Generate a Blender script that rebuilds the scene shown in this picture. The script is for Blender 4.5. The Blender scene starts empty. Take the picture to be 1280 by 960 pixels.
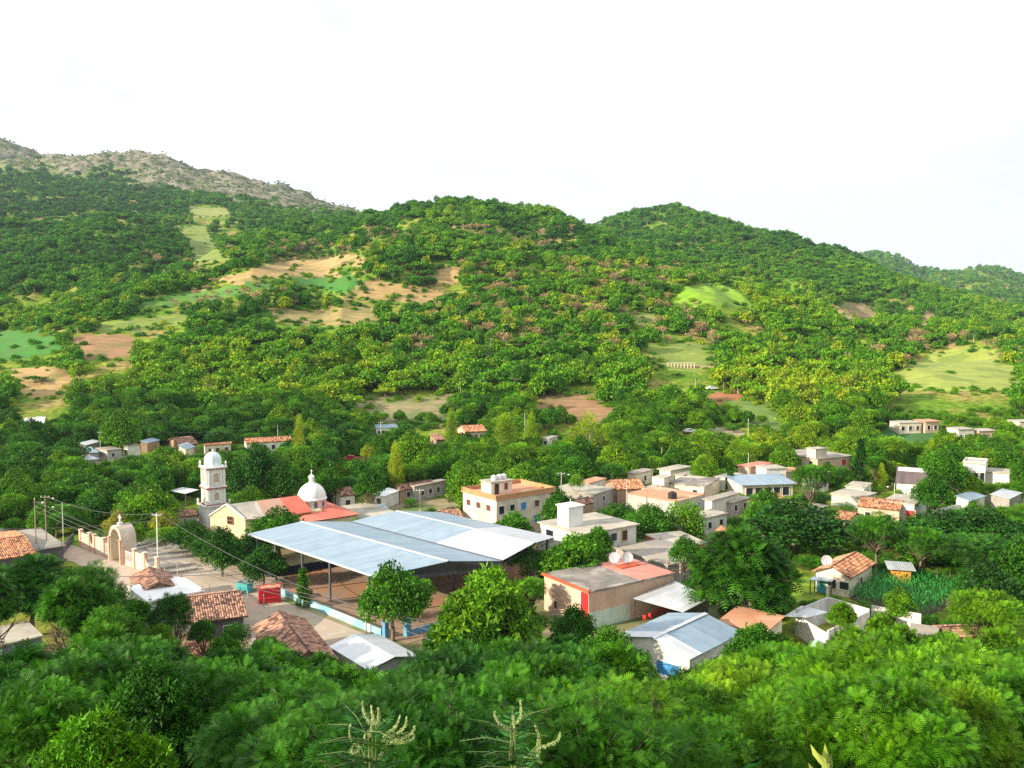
DN = False; EXPO = 1.05; HAZE = True
# placeholder
import bpy, math, random
import numpy as np
from mathutils import Vector, Matrix
random.seed(7); rng = np.random.default_rng(7)
SC = bpy.context.scene
COL = SC.collection
R = math.radians
H = 40.0
PITCH = math.atan(80/1108); CP, SP = math.cos(PITCH), math.sin(PITCH)

# ------------------------------------------------------------------ camera
cd = bpy.data.cameras.new('camera'); cam = bpy.data.objects.new('camera', cd); COL.objects.link(cam)
cd.sensor_width = 36; cd.lens = 36*1108/1280; cd.clip_start = .1; cd.clip_end = 20000
cam.location = (0, 0, H); cam.rotation_euler = (math.pi/2-PITCH, 0, 0)
SC.camera = cam

def ray(px, py):
    u = (px-640)/1108; v = (480-py)/1108
    return Vector((u, CP+v*SP, -SP+v*CP))
def P(px, py, z=0.0):                      # photo pixel -> point at height z
    d = ray(px, py); t = (z-H)/d.z
    return Vector((d.x*t, d.y*t, z))
def PX(x, y, z):                           # world -> photo pixel
    z = z-H
    f = y*CP-z*SP; v = y*SP+z*CP
    return 640+1108*x/f, 480-1108*v/f

# ------------------------------------------------------------------ noise
_T = rng.random((256, 256))
def vnoise(x, y):
    xi = np.floor(x).astype(int); yi = np.floor(y).astype(int)
    fx = x-xi; fy = y-yi; fx = fx*fx*(3-2*fx); fy = fy*fy*(3-2*fy)
    a = _T[xi & 255, yi & 255]; b = _T[(xi+1) & 255, yi & 255]; c = _T[xi & 255, (yi+1) & 255]; d = _T[(xi+1) & 255, (yi+1) & 255]
    return (a*(1-fx)+b*fx)*(1-fy)+(c*(1-fx)+d*fx)*fy-.5
def fbm(x, y, wl, n=3):
    s = 0; a = 1
    for i in range(n):
        s = s+a*vnoise(x/wl+17.3*i, y/wl+5.7*i); wl /= 2.1; a *= .5
    return s

# ------------------------------------------------------------------ terrain
KX = [-500,-250,0,120,240,360,480,590,700,800,900,1000,1120,1200,1280,1500,1800]
def tab(v): return [v[0]]+v+[v[-1]]
FX = np.arange(-500, 1801, 5.0)
def curve(xs, ys, sig=5):
    c = np.interp(FX, xs, ys)
    k = np.exp(-.5*(np.arange(-15, 16)/sig)**2); k /= k.sum()
    return np.convolve(np.pad(c, 15, mode='edge'), k, 'valid')
Sd = curve(KX, tab([450,480,500,520,560,600,560,540,520,500,470,430,440,440,440]))
Sy = curve(KX, tab([425,412,380,355,325,318,350,360,375,395,430,448,437,447,455]))
Ad = curve(KX, tab([1000,950,950,950,950,900,900,880,850,720,680,680,700,700,700]))
Ay = curve([-500,-250,0,120,200,250,300,330,400,480,510,540,565,590,620,640,670,700,740,760,800,830,880,920,1000,1120,1200,1280,1500,1800],
           [290,290,268,264,268,283,282,273,265,262,256,248,244,243,246,251,261,268,284,290,304,312,331,350,374,400,402,410,420,420], 3)
Dd = Sd+70
Dy = curve(KX, tab([440,428,395,368,332,300,318,332,352,382,418,452,448,455,460]))
Md = (Dd+Ad)/2
My = curve(KX, tab([350,330,320,322,300,280,275,298,322,360,393,418,424,430,435]))
Ed = Ad*1.13
Ey = curve(KX, tab([300,280,276,292,288,284,282,290,316,350,378,404,406,412,422]))
Bd = curve(KX, tab([2300,2250,2200,2200,2100,2000,1900,1600,1500,1450,1400,1300,1200,1150,1100]))
By = curve([-500,-250,-100,0,30,60,95,115,135,160,190,215,240,280,320,360,400,440,470,520,590,700,730,750,780,820,850,870,900,940,970,1000,1030,1060,1090,1120,1160,1200,1240,1280,1500,1800],
           [130,130,150,166,177,189,195,191,187,188,190,194,204,212,220,232,246,256,264,275,290,283,276,266,258,255,261,268,280,293,301,309,317,326,336,346,353,361,373,388,400,410], 2)
BMd = Ed*.4+Bd*.6
BMy = curve(KX, tab([215,218,226,232,252,276,288,300,286,282,312,342,372,388,402]))
Cd = curve(KX, tab([3400]*15))
Cy = curve([-500,900,1000,1050,1065,1100,1125,1150,1180,1205,1228,1250,1280,1350,1500,1800],
           [395,395,350,330,323,318,326,338,342,338,334,340,350,360,380,390], 2)
Ay = Ay+9+np.interp(FX, [150, 260, 440, 520], [0, 8, 6, 0]); Ey = Ey+6
By = By+np.interp(FX, [480, 700], [1, 6]); Sy = Sy+3; BMy = BMy+2
def zy(d, y): return H-(y-400)/1108*d*1.0/(1+0*d)
def y2z(d, y):                                        # height at depth d seen on photo row y
    v = (480-y)/1108
    return H+d*(-SP+v*CP)/(CP+v*SP)
NEAR_D = np.array([-400,-120,-30,0,5,10,15,22,30,40,50,60,72,85,290.])
NEAR_Z = np.array([90,70,47,38.4,36.2,33.2,30,25,19.5,13.5,8.8,5.2,2.0,0,0.])
def zr(fn, off): return y2z(fn, off)
keysD = [NEAR_D[i]+0*FX for i in range(len(NEAR_D))]
keysZ = [NEAR_Z[i]+0*FX for i in range(len(NEAR_D))]
def addk(D, Y): keysD.append(D+0*FX); keysZ.append(y2z(D+0*FX, Y+0*FX))
addk(345+0*FX, 500); addk(Sd, Sy); addk(Dd, Dy); addk(Md, My); addk(Ad, Ay); addk(Ed, Ey); addk(BMd, BMy); addk(Bd, By)
keysD.append(Bd*1.15); keysZ.append(y2z(Bd, By)*.55)
keysD.append(Cd); keysZ.append(y2z(Cd, Cy)); keysD.append(Cd*1.2); keysZ.append(y2z(Cd, Cy)*.5); keysD.append(9000+0*FX); keysZ.append(0*FX)
KD = np.array(keysD); KZ = np.array(keysZ)
def terrain(x, y):
    x = np.atleast_1d(np.asarray(x, float)); y = np.atleast_1d(np.asarray(y, float))
    sh = x.shape; x = x.ravel(); y = y.ravel()
    px = np.clip(640+1108*x/np.maximum(y, 120), -499, 1799)
    fi = (px+500)/5; i0 = np.clip(fi.astype(int), 0, len(FX)-2); f = fi-i0
    D = KD[:, i0]*(1-f)+KD[:, i0+1]*f; Z = KZ[:, i0]*(1-f)+KZ[:, i0+1]*f
    z = np.zeros_like(x)
    for m in ((.985, 1.0, 1.015)):
        yy = np.where(y > 300, y*m, y)
        k = (D <= yy).sum(0)-1; k = np.clip(k, 0, D.shape[0]-2)
        ar = np.arange(len(x))
        t = np.clip((yy-D[k, ar])/(D[k+1, ar]-D[k, ar]), 0, 1)
        z += (Z[k, ar]*(1-t)+Z[k+1, ar]*t)/3
    ramp = np.clip((y-300)/250, 0, 1)
    z += ramp*(fbm(x, y, 120, 3)*12)
    gl = np.clip((y-370)/140, 0, 1)*np.clip((1050-y)/200, 0, 1)                # gullies and spurs running down the slope
    z += gl*(7-30*np.abs(vnoise(x/62+y/300+3.1, y/330+.7))-14*np.abs(vnoise(x/24+y/140, y/120)))
    gl2 = np.clip((y-1100)/200, 0, 1)
    z += gl2*(10-60*np.abs(vnoise(x/120-y/500, y/600+.3)))*np.clip((px-450)/150, 0, 1)
    far = np.clip((y-1150)/500, 0, 1)
    z += far*fbm(x+900, y, 300, 2)*16
    fr = far*np.clip((700-px)/200, 0, 1)*np.clip((z-180)/120, 0, 1)     # rocky mountain
    z += fr*(np.abs(fbm(x, y, 60, 3))*22-4)
    # unseen hill added on the left, outside the frame, to shade the village
    z += 55*np.exp(-(((x+390)/108)**2+((y-10)/150)**2))*(x < 0)
    z += np.clip((y-8)/20, 0, 1)*np.clip((95-y)/30, 0, 1)*fbm(x, y, 14, 2)*1.2
    return z.reshape(sh)
def tz(x, y): return float(terrain(x, y)[0])

# ------------------------------------------------------------------ materials
def newmat(name):
    m = bpy.data.materials.new(name); m.use_nodes = True
    nt = m.node_tree; b = nt.nodes['Principled BSDF']
    return m, nt, b
MATS = {}
def M(name, c1, c2=None, scale=2.0, rough=.85, bump=.15, stain=None, metal=0.0, stretch=None):
    if name in MATS: return MATS[name]
    m, nt, b = newmat(name); N = nt.nodes; L = nt.links
    c2 = c2 or tuple(x*.75 for x in c1)
    tc = N.new('ShaderNodeTexCoord'); mp = N.new('ShaderNodeMapping'); L.new(tc.outputs['Object'], mp.inputs['Vector'])
    if stretch: mp.inputs['Scale'].default_value = stretch
    n1 = N.new('ShaderNodeTexNoise'); n1.inputs['Scale'].default_value = scale; n1.inputs['Detail'].default_value = 6; n1.inputs['Roughness'].default_value = .65
    L.new(mp.outputs[0], n1.inputs['Vector'])
    cr = N.new('ShaderNodeValToRGB'); cr.color_ramp.elements[0].position = .35; cr.color_ramp.elements[1].position = .68
    cr.color_ramp.elements[0].color = (*c2, 1); cr.color_ramp.elements[1].color = (*c1, 1)
    L.new(n1.outputs['Fac'], cr.inputs['Fac'])
    out = cr.outputs['Color']
    if name.startswith('wall_') or name.startswith('field_'):            # run-down streaks on walls, plough rows on fields
        m2 = N.new('ShaderNodeMapping'); L.new(tc.outputs['Object'], m2.inputs['Vector']); fld = name.startswith('field_')
        m2.inputs['Scale'].default_value = (.05, .9, .05) if fld else (.9, .9, .3)
        if fld: m2.inputs['Rotation'].default_value = (0, 0, (hash(name[-2:]) % 7)*.12 if 0 else len(name)*.1+scale)
        ns = N.new('ShaderNodeTexNoise'); ns.inputs['Scale'].default_value = 1.0; ns.inputs['Detail'].default_value = 5; L.new(m2.outputs[0], ns.inputs['Vector'])
        rs_ = N.new('ShaderNodeMapRange'); rs_.inputs[1].default_value = .35; rs_.inputs[2].default_value = .62; rs_.inputs[3].default_value = .72 if fld else .86; rs_.inputs[4].default_value = 1.1 if fld else 1.05; L.new(ns.outputs['Fac'], rs_.inputs[0])
        ml = N.new('ShaderNodeVectorMath'); ml.operation = 'SCALE'; L.new(out, ml.inputs[0]); L.new(rs_.outputs[0], ml.inputs['Scale']); out = ml.outputs[0]
    if stain:
        n2 = N.new('ShaderNodeTexNoise'); n2.inputs['Scale'].default_value = scale*.35; n2.inputs['Detail'].default_value = 5
        L.new(tc.outputs['Object'], n2.inputs['Vector'])
        r2 = N.new('ShaderNodeValToRGB'); r2.color_ramp.elements[0].position = .5; r2.color_ramp.elements[1].position = .62
        L.new(n2.outputs['Fac'], r2.inputs['Fac'])
        mx = N.new('ShaderNodeMix'); mx.data_type = 'RGBA'; L.new(r2.outputs['Color'], mx.inputs['Factor'])
        L.new(out, mx.inputs[6]); mx.inputs[7].default_value = (*stain, 1); out = mx.outputs[2]
    L.new(out, b.inputs['Base Color'])
    b.inputs['Roughness'].default_value = rough; b.inputs['Metallic'].default_value = metal
    if bump:
        bp = N.new('ShaderNodeBump'); bp.inputs['Strength'].default_value = bump; bp.inputs['Distance'].default_value = .1
        n3 = N.new('ShaderNodeTexNoise'); n3.inputs['Scale'].default_value = scale*5; L.new(tc.outputs['Object'], n3.inputs['Vector'])
        L.new(n3.outputs['Fac'], bp.inputs['Height']); L.new(bp.outputs[0], b.inputs['Normal'])
    MATS[name] = m; return m
def tin(name, c1, c2):
    """corrugated sheet: ribs across the local slope drawn by real bump, panel joints by tone"""
    if name in MATS: return MATS[name]
    m, nt, b = newmat(name); N = nt.nodes; L = nt.links
    at = N.new('ShaderNodeAttribute'); at.attribute_name = 'sl'       # metres across / along the sheet
    sx = N.new('ShaderNodeSeparateXYZ'); L.new(at.outputs['Vector'], sx.inputs[0])
    w = N.new('ShaderNodeMath'); w.operation = 'MULTIPLY'; L.new(sx.outputs[0], w.inputs[0]); w.inputs[1].default_value = 6.2832/.32
    s = N.new('ShaderNodeMath'); s.operation = 'SINE'; L.new(w.outputs[0], s.inputs[0])
    bp = N.new('ShaderNodeBump'); bp.inputs['Strength'].default_value = .5; bp.inputs['Distance'].default_value = .02
    L.new(s.outputs[0], bp.inputs['Height']); L.new(bp.outputs[0], b.inputs['Normal'])
    f = N.new('ShaderNodeMath'); f.operation = 'SNAP'; L.new(sx.outputs[0], f.inputs[0]); f.inputs[1].default_value = .95
    wn = N.new('ShaderNodeTexWhiteNoise'); wn.noise_dimensions = '1D'; L.new(f.outputs[0], wn.inputs['W'])
    n = N.new('ShaderNodeTexNoise'); n.inputs['Scale'].default_value = .5; n.inputs['Detail'].default_value = 7
    tc = N.new('ShaderNodeTexCoord'); L.new(tc.outputs['Object'], n.inputs['Vector'])
    a = N.new('ShaderNodeMath'); a.operation = 'MULTIPLY_ADD'; L.new(wn.outputs['Value'], a.inputs[0]); a.inputs[1].default_value = .35
    L.new(n.outputs['Fac'], a.inputs[2])
    cr = N.new('ShaderNodeValToRGB'); cr.color_ramp.elements[0].position = .35; cr.color_ramp.elements[1].position = .9
    cr.color_ramp.elements[0].color = (*c2, 1); cr.color_ramp.elements[1].color = (*c1, 1)
    L.new(a.outputs[0], cr.inputs['Fac'])
    mg = N.new('ShaderNodeMapping'); mg.inputs['Scale'].default_value = (1.3, .16, 1); L.new(at.outputs['Vector'], mg.inputs['Vector'])
    ng = N.new('ShaderNodeTexNoise'); ng.inputs['Scale'].default_value = .9; ng.inputs['Detail'].default_value = 8; ng.inputs['Roughness'].default_value = .7; L.new(mg.outputs[0], ng.inputs['Vector'])
    rg = N.new('ShaderNodeMapRange'); rg.inputs[1].default_value = .50; rg.inputs[2].default_value = .75; rg.inputs[4].default_value = .55; L.new(ng.outputs['Fac'], rg.inputs[0])
    mg2 = N.new('ShaderNodeMix'); mg2.data_type = 'RGBA'; L.new(rg.outputs[0], mg2.inputs['Factor']); L.new(cr.outputs[0], mg2.inputs[6]); mg2.inputs[7].default_value = (c2[0]*.62, c2[1]*.55, c2[2]*.48, 1)
    L.new(mg2.outputs[2], b.inputs['Base Color'])
    b.inputs['Roughness'].default_value = .42; b.inputs['Metallic'].default_value = .25
    MATS[name] = m; return m
def tilemat(name, c1, c2, c3):
    if name in MATS: return MATS[name]
    m, nt, b = newmat(name); N = nt.nodes; L = nt.links
    at = N.new('ShaderNodeAttribute'); at.attribute_name = 'tv'
    tc = N.new('ShaderNodeTexCoord'); n = N.new('ShaderNodeTexNoise'); n.inputs['Scale'].default_value = .7; n.inputs['Detail'].default_value = 6
    L.new(tc.outputs['Object'], n.inputs['Vector'])
    a = N.new('ShaderNodeMath'); a.operation = 'MULTIPLY_ADD'; L.new(at.outputs['Fac'], a.inputs[0]); a.inputs[1].default_value = .85
    sb = N.new('ShaderNodeMath'); sb.operation = 'SUBTRACT'; L.new(n.outputs['Fac'], sb.inputs[0]); sb.inputs[1].default_value = .38
    L.new(sb.outputs[0], a.inputs[2])
    cr = N.new('ShaderNodeValToRGB'); e = cr.color_ramp.elements
    e[0].position = .15; e[0].color = (*c3, 1); e[1].position = .85; e[1].color = (*c1, 1); k = e.new(.5); k.color = (*c2, 1)
    L.new(a.outputs[0], cr.inputs['Fac']); L.new(cr.outputs[0], b.inputs['Base Color']); b.inputs['Roughness'].default_value = .9
    MATS[name] = m; return m
def foliage(name, ramp, trans=.24, lo=.25, hi=2.0):
    m, nt, b = newmat(name); N = nt.nodes; L = nt.links
    ti = N.new('ShaderNodeAttribute'); ti.attribute_type = 'INSTANCER'; ti.attribute_name = 'tint'
    lv = N.new('ShaderNodeAttribute'); lv.attribute_name = 'lv'
    oi = N.new('ShaderNodeObjectInfo')
    tc = N.new('ShaderNodeTexCoord'); n = N.new('ShaderNodeTexNoise'); n.inputs['Scale'].default_value = .45; n.inputs['Detail'].default_value = 3
    L.new(tc.outputs['Object'], n.inputs['Vector'])
    a = N.new('ShaderNodeMath'); a.operation = 'MULTIPLY_ADD'; L.new(n.outputs['Fac'], a.inputs[0]); a.inputs[1].default_value = .30; L.new(ti.outputs['Fac'], a.inputs[2])
    s = N.new('ShaderNodeMath'); s.operation = 'SUBTRACT'; L.new(a.outputs[0], s.inputs[0]); s.inputs[1].default_value = .15
    cr = N.new('ShaderNodeValToRGB'); e = cr.color_ramp.elements
    e[0].position = ramp[0][0]; e[0].color = (*ramp[0][1], 1); e[1].position = ramp[-1][0]; e[1].color = (*ramp[-1][1], 1)
    for p, c in ramp[1:-1]: k = e.new(p); k.color = (*c, 1)
    L.new(s.outputs[0], cr.inputs['Fac'])
    mr = N.new('ShaderNodeMapRange'); mr.inputs[3].default_value = lo; mr.inputs[4].default_value = hi; L.new(lv.outputs['Fac'], mr.inputs[0])
    sc = N.new('ShaderNodeVectorMath'); sc.operation = 'SCALE'; L.new(cr.outputs[0], sc.inputs[0]); L.new(mr.outputs[0], sc.inputs['Scale'])
    L.new(sc.outputs[0], b.inputs['Base Color']); b.inputs['Roughness'].default_value = .6
    b.inputs['Specular IOR Level'].default_value = .25
    tr = N.new('ShaderNodeBsdfTranslucent'); L.new(sc.outputs[0], tr.inputs['Color'])
    mx = N.new('ShaderNodeMixShader'); mx.inputs[0].default_value = trans
    L.new(b.outputs[0], mx.inputs[1]); L.new(tr.outputs[0], mx.inputs[2]); L.new(mx.outputs[0], N['Material Output'].inputs['Surface'])
    return m

# ------------------------------------------------------------------ mesh helpers
class MB:
    def __init__(s): s.v = []; s.f = []; s.tv = []; s.sl = []
    def add(s, vs, fs, tv=0.0, sl=None):
        o = len(s.v); s.v += [tuple(v) for v in vs]; s.f += [tuple(i+o for i in f) for f in fs]
        s.tv += [tv]*len(vs) if not isinstance(tv, list) else tv
        s.sl += sl if sl else [(0, 0, 0)]*len(vs)
    def box(s, c, e, dirx=None):
        """centre, full size, optional horizontal unit x axis"""
        dx = Vector(dirx) if dirx is not None else Vector((1, 0, 0)); dx = Vector((dx.x, dx.y, 0)).normalized(); dy = Vector((-dx.y, dx.x, 0)); dz = Vector((0, 0, 1))
        c = Vector(c); vs = []
        for k in (-.5, .5):
            for (i, j) in ((-.5, -.5), (.5, -.5), (.5, .5), (-.5, .5)): vs.append(c+dx*i*e[0]+dy*j*e[1]+dz*k*e[2])
        s.add(vs, [(3, 2, 1, 0), (4, 5, 6, 7), (0, 1, 5, 4), (1, 2, 6, 5), (2, 3, 7, 6), (3, 0, 4, 7)])
    def prism(s, poly, z0, z1):
        n = len(poly); A = sum(poly[i][0]*poly[(i+1) % n][1]-poly[(i+1) % n][0]*poly[i][1] for i in range(n))
        if A < 0: poly = list(reversed(poly))
        vs = [(p[0], p[1], z0) for p in poly]+[(p[0], p[1], z1) for p in poly]
        s.add(vs, [tuple(reversed(range(n))), tuple(range(n, 2*n))]+[(i, (i+1) % n, n+(i+1) % n, n+i) for i in range(n)])
    def slab(s, quad, t, sl=None):
        """thick sheet from 4 3D corners (ccw from above), thickness t downwards"""
        q = [Vector(p) for p in quad]; lo = [p-Vector((0, 0, t)) for p in q]
        w = (q[1]-q[0]).length; l = (q[3]-q[0]).length
        sl = [(0, 0, 0), (w, 0, 0), (w, l, 0), (0, l, 0)]
        s.add(q+lo, [(0, 1, 2, 3), (7, 6, 5, 4), (0, 4, 5, 1), (1, 5, 6, 2), (2, 6, 7, 3), (3, 7, 4, 0)], 0.0, sl+sl)
    def tube(s, pts, rad, n=6, cap=True):
        pts = [Vector(p) for p in pts]; rs = rad if isinstance(rad, (list, tuple)) else [rad]*len(pts)
        vs = []; fs = []; up = Vector((.13, .27, .95))
        for i, p in enumerate(pts):
            d = (pts[min(i+1, len(pts)-1)]-pts[max(i-1, 0)])
            d = d.normalized() if d.length > 1e-6 else Vector((0, 0, 1))
            a = d.cross(up); a = a.normalized() if a.length > 1e-3 else Vector((1, 0, 0)); b = d.cross(a)
            for k in range(n):
                t = 2*math.pi*k/n; vs.append(p+(a*math.cos(t)+b*math.sin(t))*rs[i])
        for i in range(len(pts)-1):
            for k in range(n): fs.append((i*n+k, i*n+(k+1) % n, (i+1)*n+(k+1) % n, (i+1)*n+k))
        if cap: fs.append(tuple(reversed(range(n)))); fs.append(tuple(range((len(pts)-1)*n, len(pts)*n)))
        s.add(vs, fs)
    def lathe(s, prof, c=(0, 0, 0), n=20, a0=0.0):
        vs = []; fs = []
        for (r, z) in prof:
            for k in range(n): t = a0+2*math.pi*k/n; vs.append((c[0]+r*math.cos(t), c[1]+r*math.sin(t), c[2]+z))
        for i in range(len(prof)-1):
            for k in range(n): fs.append((i*n+k, i*n+(k+1) % n, (i+1)*n+(k+1) % n, (i+1)*n+k))
        s.add(vs, fs)
    def tiles(s, quad, sp=.3, row=.45, r=.09, jit=.02):
        """clay tile slope: quad = eave a, eave b, ridge b, ridge a (3D)"""
        a, b, c, d = [Vector(q) for q in quad]
        w = (b-a).length; l = (d-a).length; nc = max(3, int(w/sp)); nr = max(2, int(l/row))
        nrm = (b-a).cross(d-a).normalized(); nrm = nrm if nrm.z > 0 else -nrm
        def pt(u, v): return (a*(1-u)+b*u)*(1-v)+(d*(1-u)+c*u)*v
        for i in range(nc):
            for j in range(nr):
                tv = random.random(); u0 = i/nc; u1 = (i+.95)/nc; v0 = j/nr; v1 = (j+1.12)/nr
                jx = random.uniform(-jit, jit)/w; lift = random.uniform(0, jit)
                vs = []
                for (v, h0) in ((v0, .05+lift), (min(v1, 1.0), 0.0+lift)):
                    for k, (uu, hh) in enumerate(((0, 0), (.2, .8), (.5, 1.1), (.8, .8), (1, 0))):
                        vs.append(pt(u0+(u1-u0)*uu+jx, v)+nrm*(h0+hh*r))
                fs = [(k, k+1, k+6, k+5) for k in range(4)]+[(0, 5, 6, 1)][:0]+[(4, 3, 2, 1, 0)]
                s.add(vs, fs, tv)
        s.add([a-nrm*.03, b-nrm*.03, c-nrm*.03, d-nrm*.03, a-nrm*.12, b-nrm*.12, c-nrm*.12, d-nrm*.12],
              [(0, 1, 2, 3), (7, 6, 5, 4), (0, 4, 5, 1), (1, 5, 6, 2), (2, 6, 7, 3), (3, 7, 4, 0)], .1)
    def build(s, name, m, parent=None, org=(0, 0, 0), smooth=False):
        """vertices are world coordinates; the mesh hangs at its thing's origin"""
        org = ORG[parent.name] if parent is not None else Vector(org)
        me = bpy.data.meshes.new(name)
        me.from_pydata([tuple(Vector(v)-org) for v in s.v], [], s.f)
        if any(s.tv): at = me.attributes.new('tv', 'FLOAT', 'POINT'); at.data.foreach_set('value', s.tv)
        if any(t != (0, 0, 0) for t in s.sl): at = me.attributes.new('sl', 'FLOAT_VECTOR', 'POINT'); at.data.foreach_set('vector', np.array(s.sl, float).ravel())
        me.materials.append(m)
        if smooth: me.polygons.foreach_set('use_smooth', [True]*len(me.polygons))
        o = bpy.data.objects.new(name, me); COL.objects.link(o); ORG[o.name] = org
        if parent is not None: o.parent = parent
        else: o.location = org
        return o
ORG = {}
def sub(parent, name, mb, m, smooth=False): return mb.build(name, m, parent, smooth=smooth)
def thing(name, label, cat, loc, group=None):
    o = bpy.data.objects.new(name, None); COL.objects.link(o); o.location = loc; o.empty_display_size = .5
    o['label'] = label; o['category'] = cat
    if group: o['group'] = group
    ORG[o.name] = Vector(loc); return o
def single(name, label, cat, mb, m, org, group=None, smooth=False, kind=None):
    o = mb.build(name, m, None, org, smooth); o['label'] = label
    if cat: o['category'] = cat
    if group: o['group'] = group
    if kind: o['kind'] = kind
    return o
def npmesh(name, V, F, mats, attrs=None, smooth=False):
    """V (n,3), F (m,k) equal-size faces"""
    me = bpy.data.meshes.new(name); k = F.shape[1]
    me.vertices.add(len(V)); me.vertices.foreach_set('co', np.asarray(V, np.float32).ravel())
    me.loops.add(F.size); me.loops.foreach_set('vertex_index', F.astype(np.int32).ravel())
    me.polygons.add(len(F)); me.polygons.foreach_set('loop_start', np.arange(0, F.size, k, dtype=np.int32))
    if smooth: me.polygons.foreach_set('use_smooth', np.ones(len(F), bool))
    me.update(calc_edges=True)
    for an, av in (attrs or {}).items():
        at = me.attributes.new(an, 'FLOAT', 'POINT'); at.data.foreach_set('value', np.asarray(av, np.float32))
    for m in mats: me.materials.append(m)
    return me
# ------------------------------------------------------------------ light and sky
SUN_EL, SUN_AZ = R(21), math.atan2(-.42, -.90)        # direction towards the sun (x, y)
sd = Vector((math.cos(SUN_AZ)*math.cos(SUN_EL), math.sin(SUN_AZ)*math.cos(SUN_EL), math.sin(SUN_EL)))
ld = bpy.data.lights.new('sun', 'SUN'); ld.energy = 5.0; ld.angle = R(.6); ld.color = (1.0, .86, .66)
lo = bpy.data.objects.new('sun', ld); COL.objects.link(lo); lo.rotation_euler = sd.to_track_quat('Z', 'Y').to_euler(); lo.location = (0, 0, 300)
W = bpy.data.worlds.new('World'); SC.world = W; W.use_nodes = True
nt = W.node_tree; N = nt.nodes; L = nt.links
sky = N.new('ShaderNodeTexSky'); sky.sky_type = 'NISHITA'; sky.sun_disc = False
sky.sun_elevation = SUN_EL; sky.sun_rotation = math.pi/2-SUN_AZ; sky.altitude = 1200; sky.air_density = 1; sky.dust_density = 1.5
tc = N.new('ShaderNodeTexCoord'); mp = N.new('ShaderNodeMapping'); mp.inputs['Scale'].default_value = (1.0, 1.0, 3.2)
L.new(tc.outputs['Generated'], mp.inputs[0])
n = N.new('ShaderNodeTexNoise'); n.inputs['Scale'].default_value = 2.3; n.inputs['Detail'].default_value = 6; n.inputs['Roughness'].default_value = .55
n.inputs['Distortion'].default_value = .4
L.new(mp.outputs[0], n.inputs['Vector'])
cr = N.new('ShaderNodeValToRGB'); cr.color_ramp.elements[0].position = .34; cr.color_ramp.elements[1].position = .47
cr.color_ramp.elements[0].color = (.66, .66, .66, 1); cr.color_ramp.elements[1].color = (1, 1, 1, 1)
L.new(n.outputs['Fac'], cr.inputs['Fac'])
mx = N.new('ShaderNodeMix'); mx.data_type = 'RGBA'; L.new(cr.outputs[0], mx.inputs['Factor'])
L.new(sky.outputs[0], mx.inputs[6]); mx.inputs[7].default_value = (8.2, 8.3, 8.4, 1)       # high thin cloud lit by the sun
bg = N['Background']; L.new(mx.outputs[2], bg.inputs['Color']); bg.inputs['Strength'].default_value = .074
SC.view_settings.view_transform = 'Standard'; SC.view_settings.look = 'None'; SC.view_settings.exposure = EXPO
SC.view_settings.gamma = 1; SC.view_settings.use_curve_mapping = False
SC.cycles.max_bounces = 5; SC.cycles.diffuse_bounces = 3; SC.cycles.glossy_bounces = 2; SC.cycles.transmission_bounces = 3
SC.cycles.use_denoising = DN; SC.cycles.use_fast_gi = False; SC.cycles.volume_bounces = 0

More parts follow.
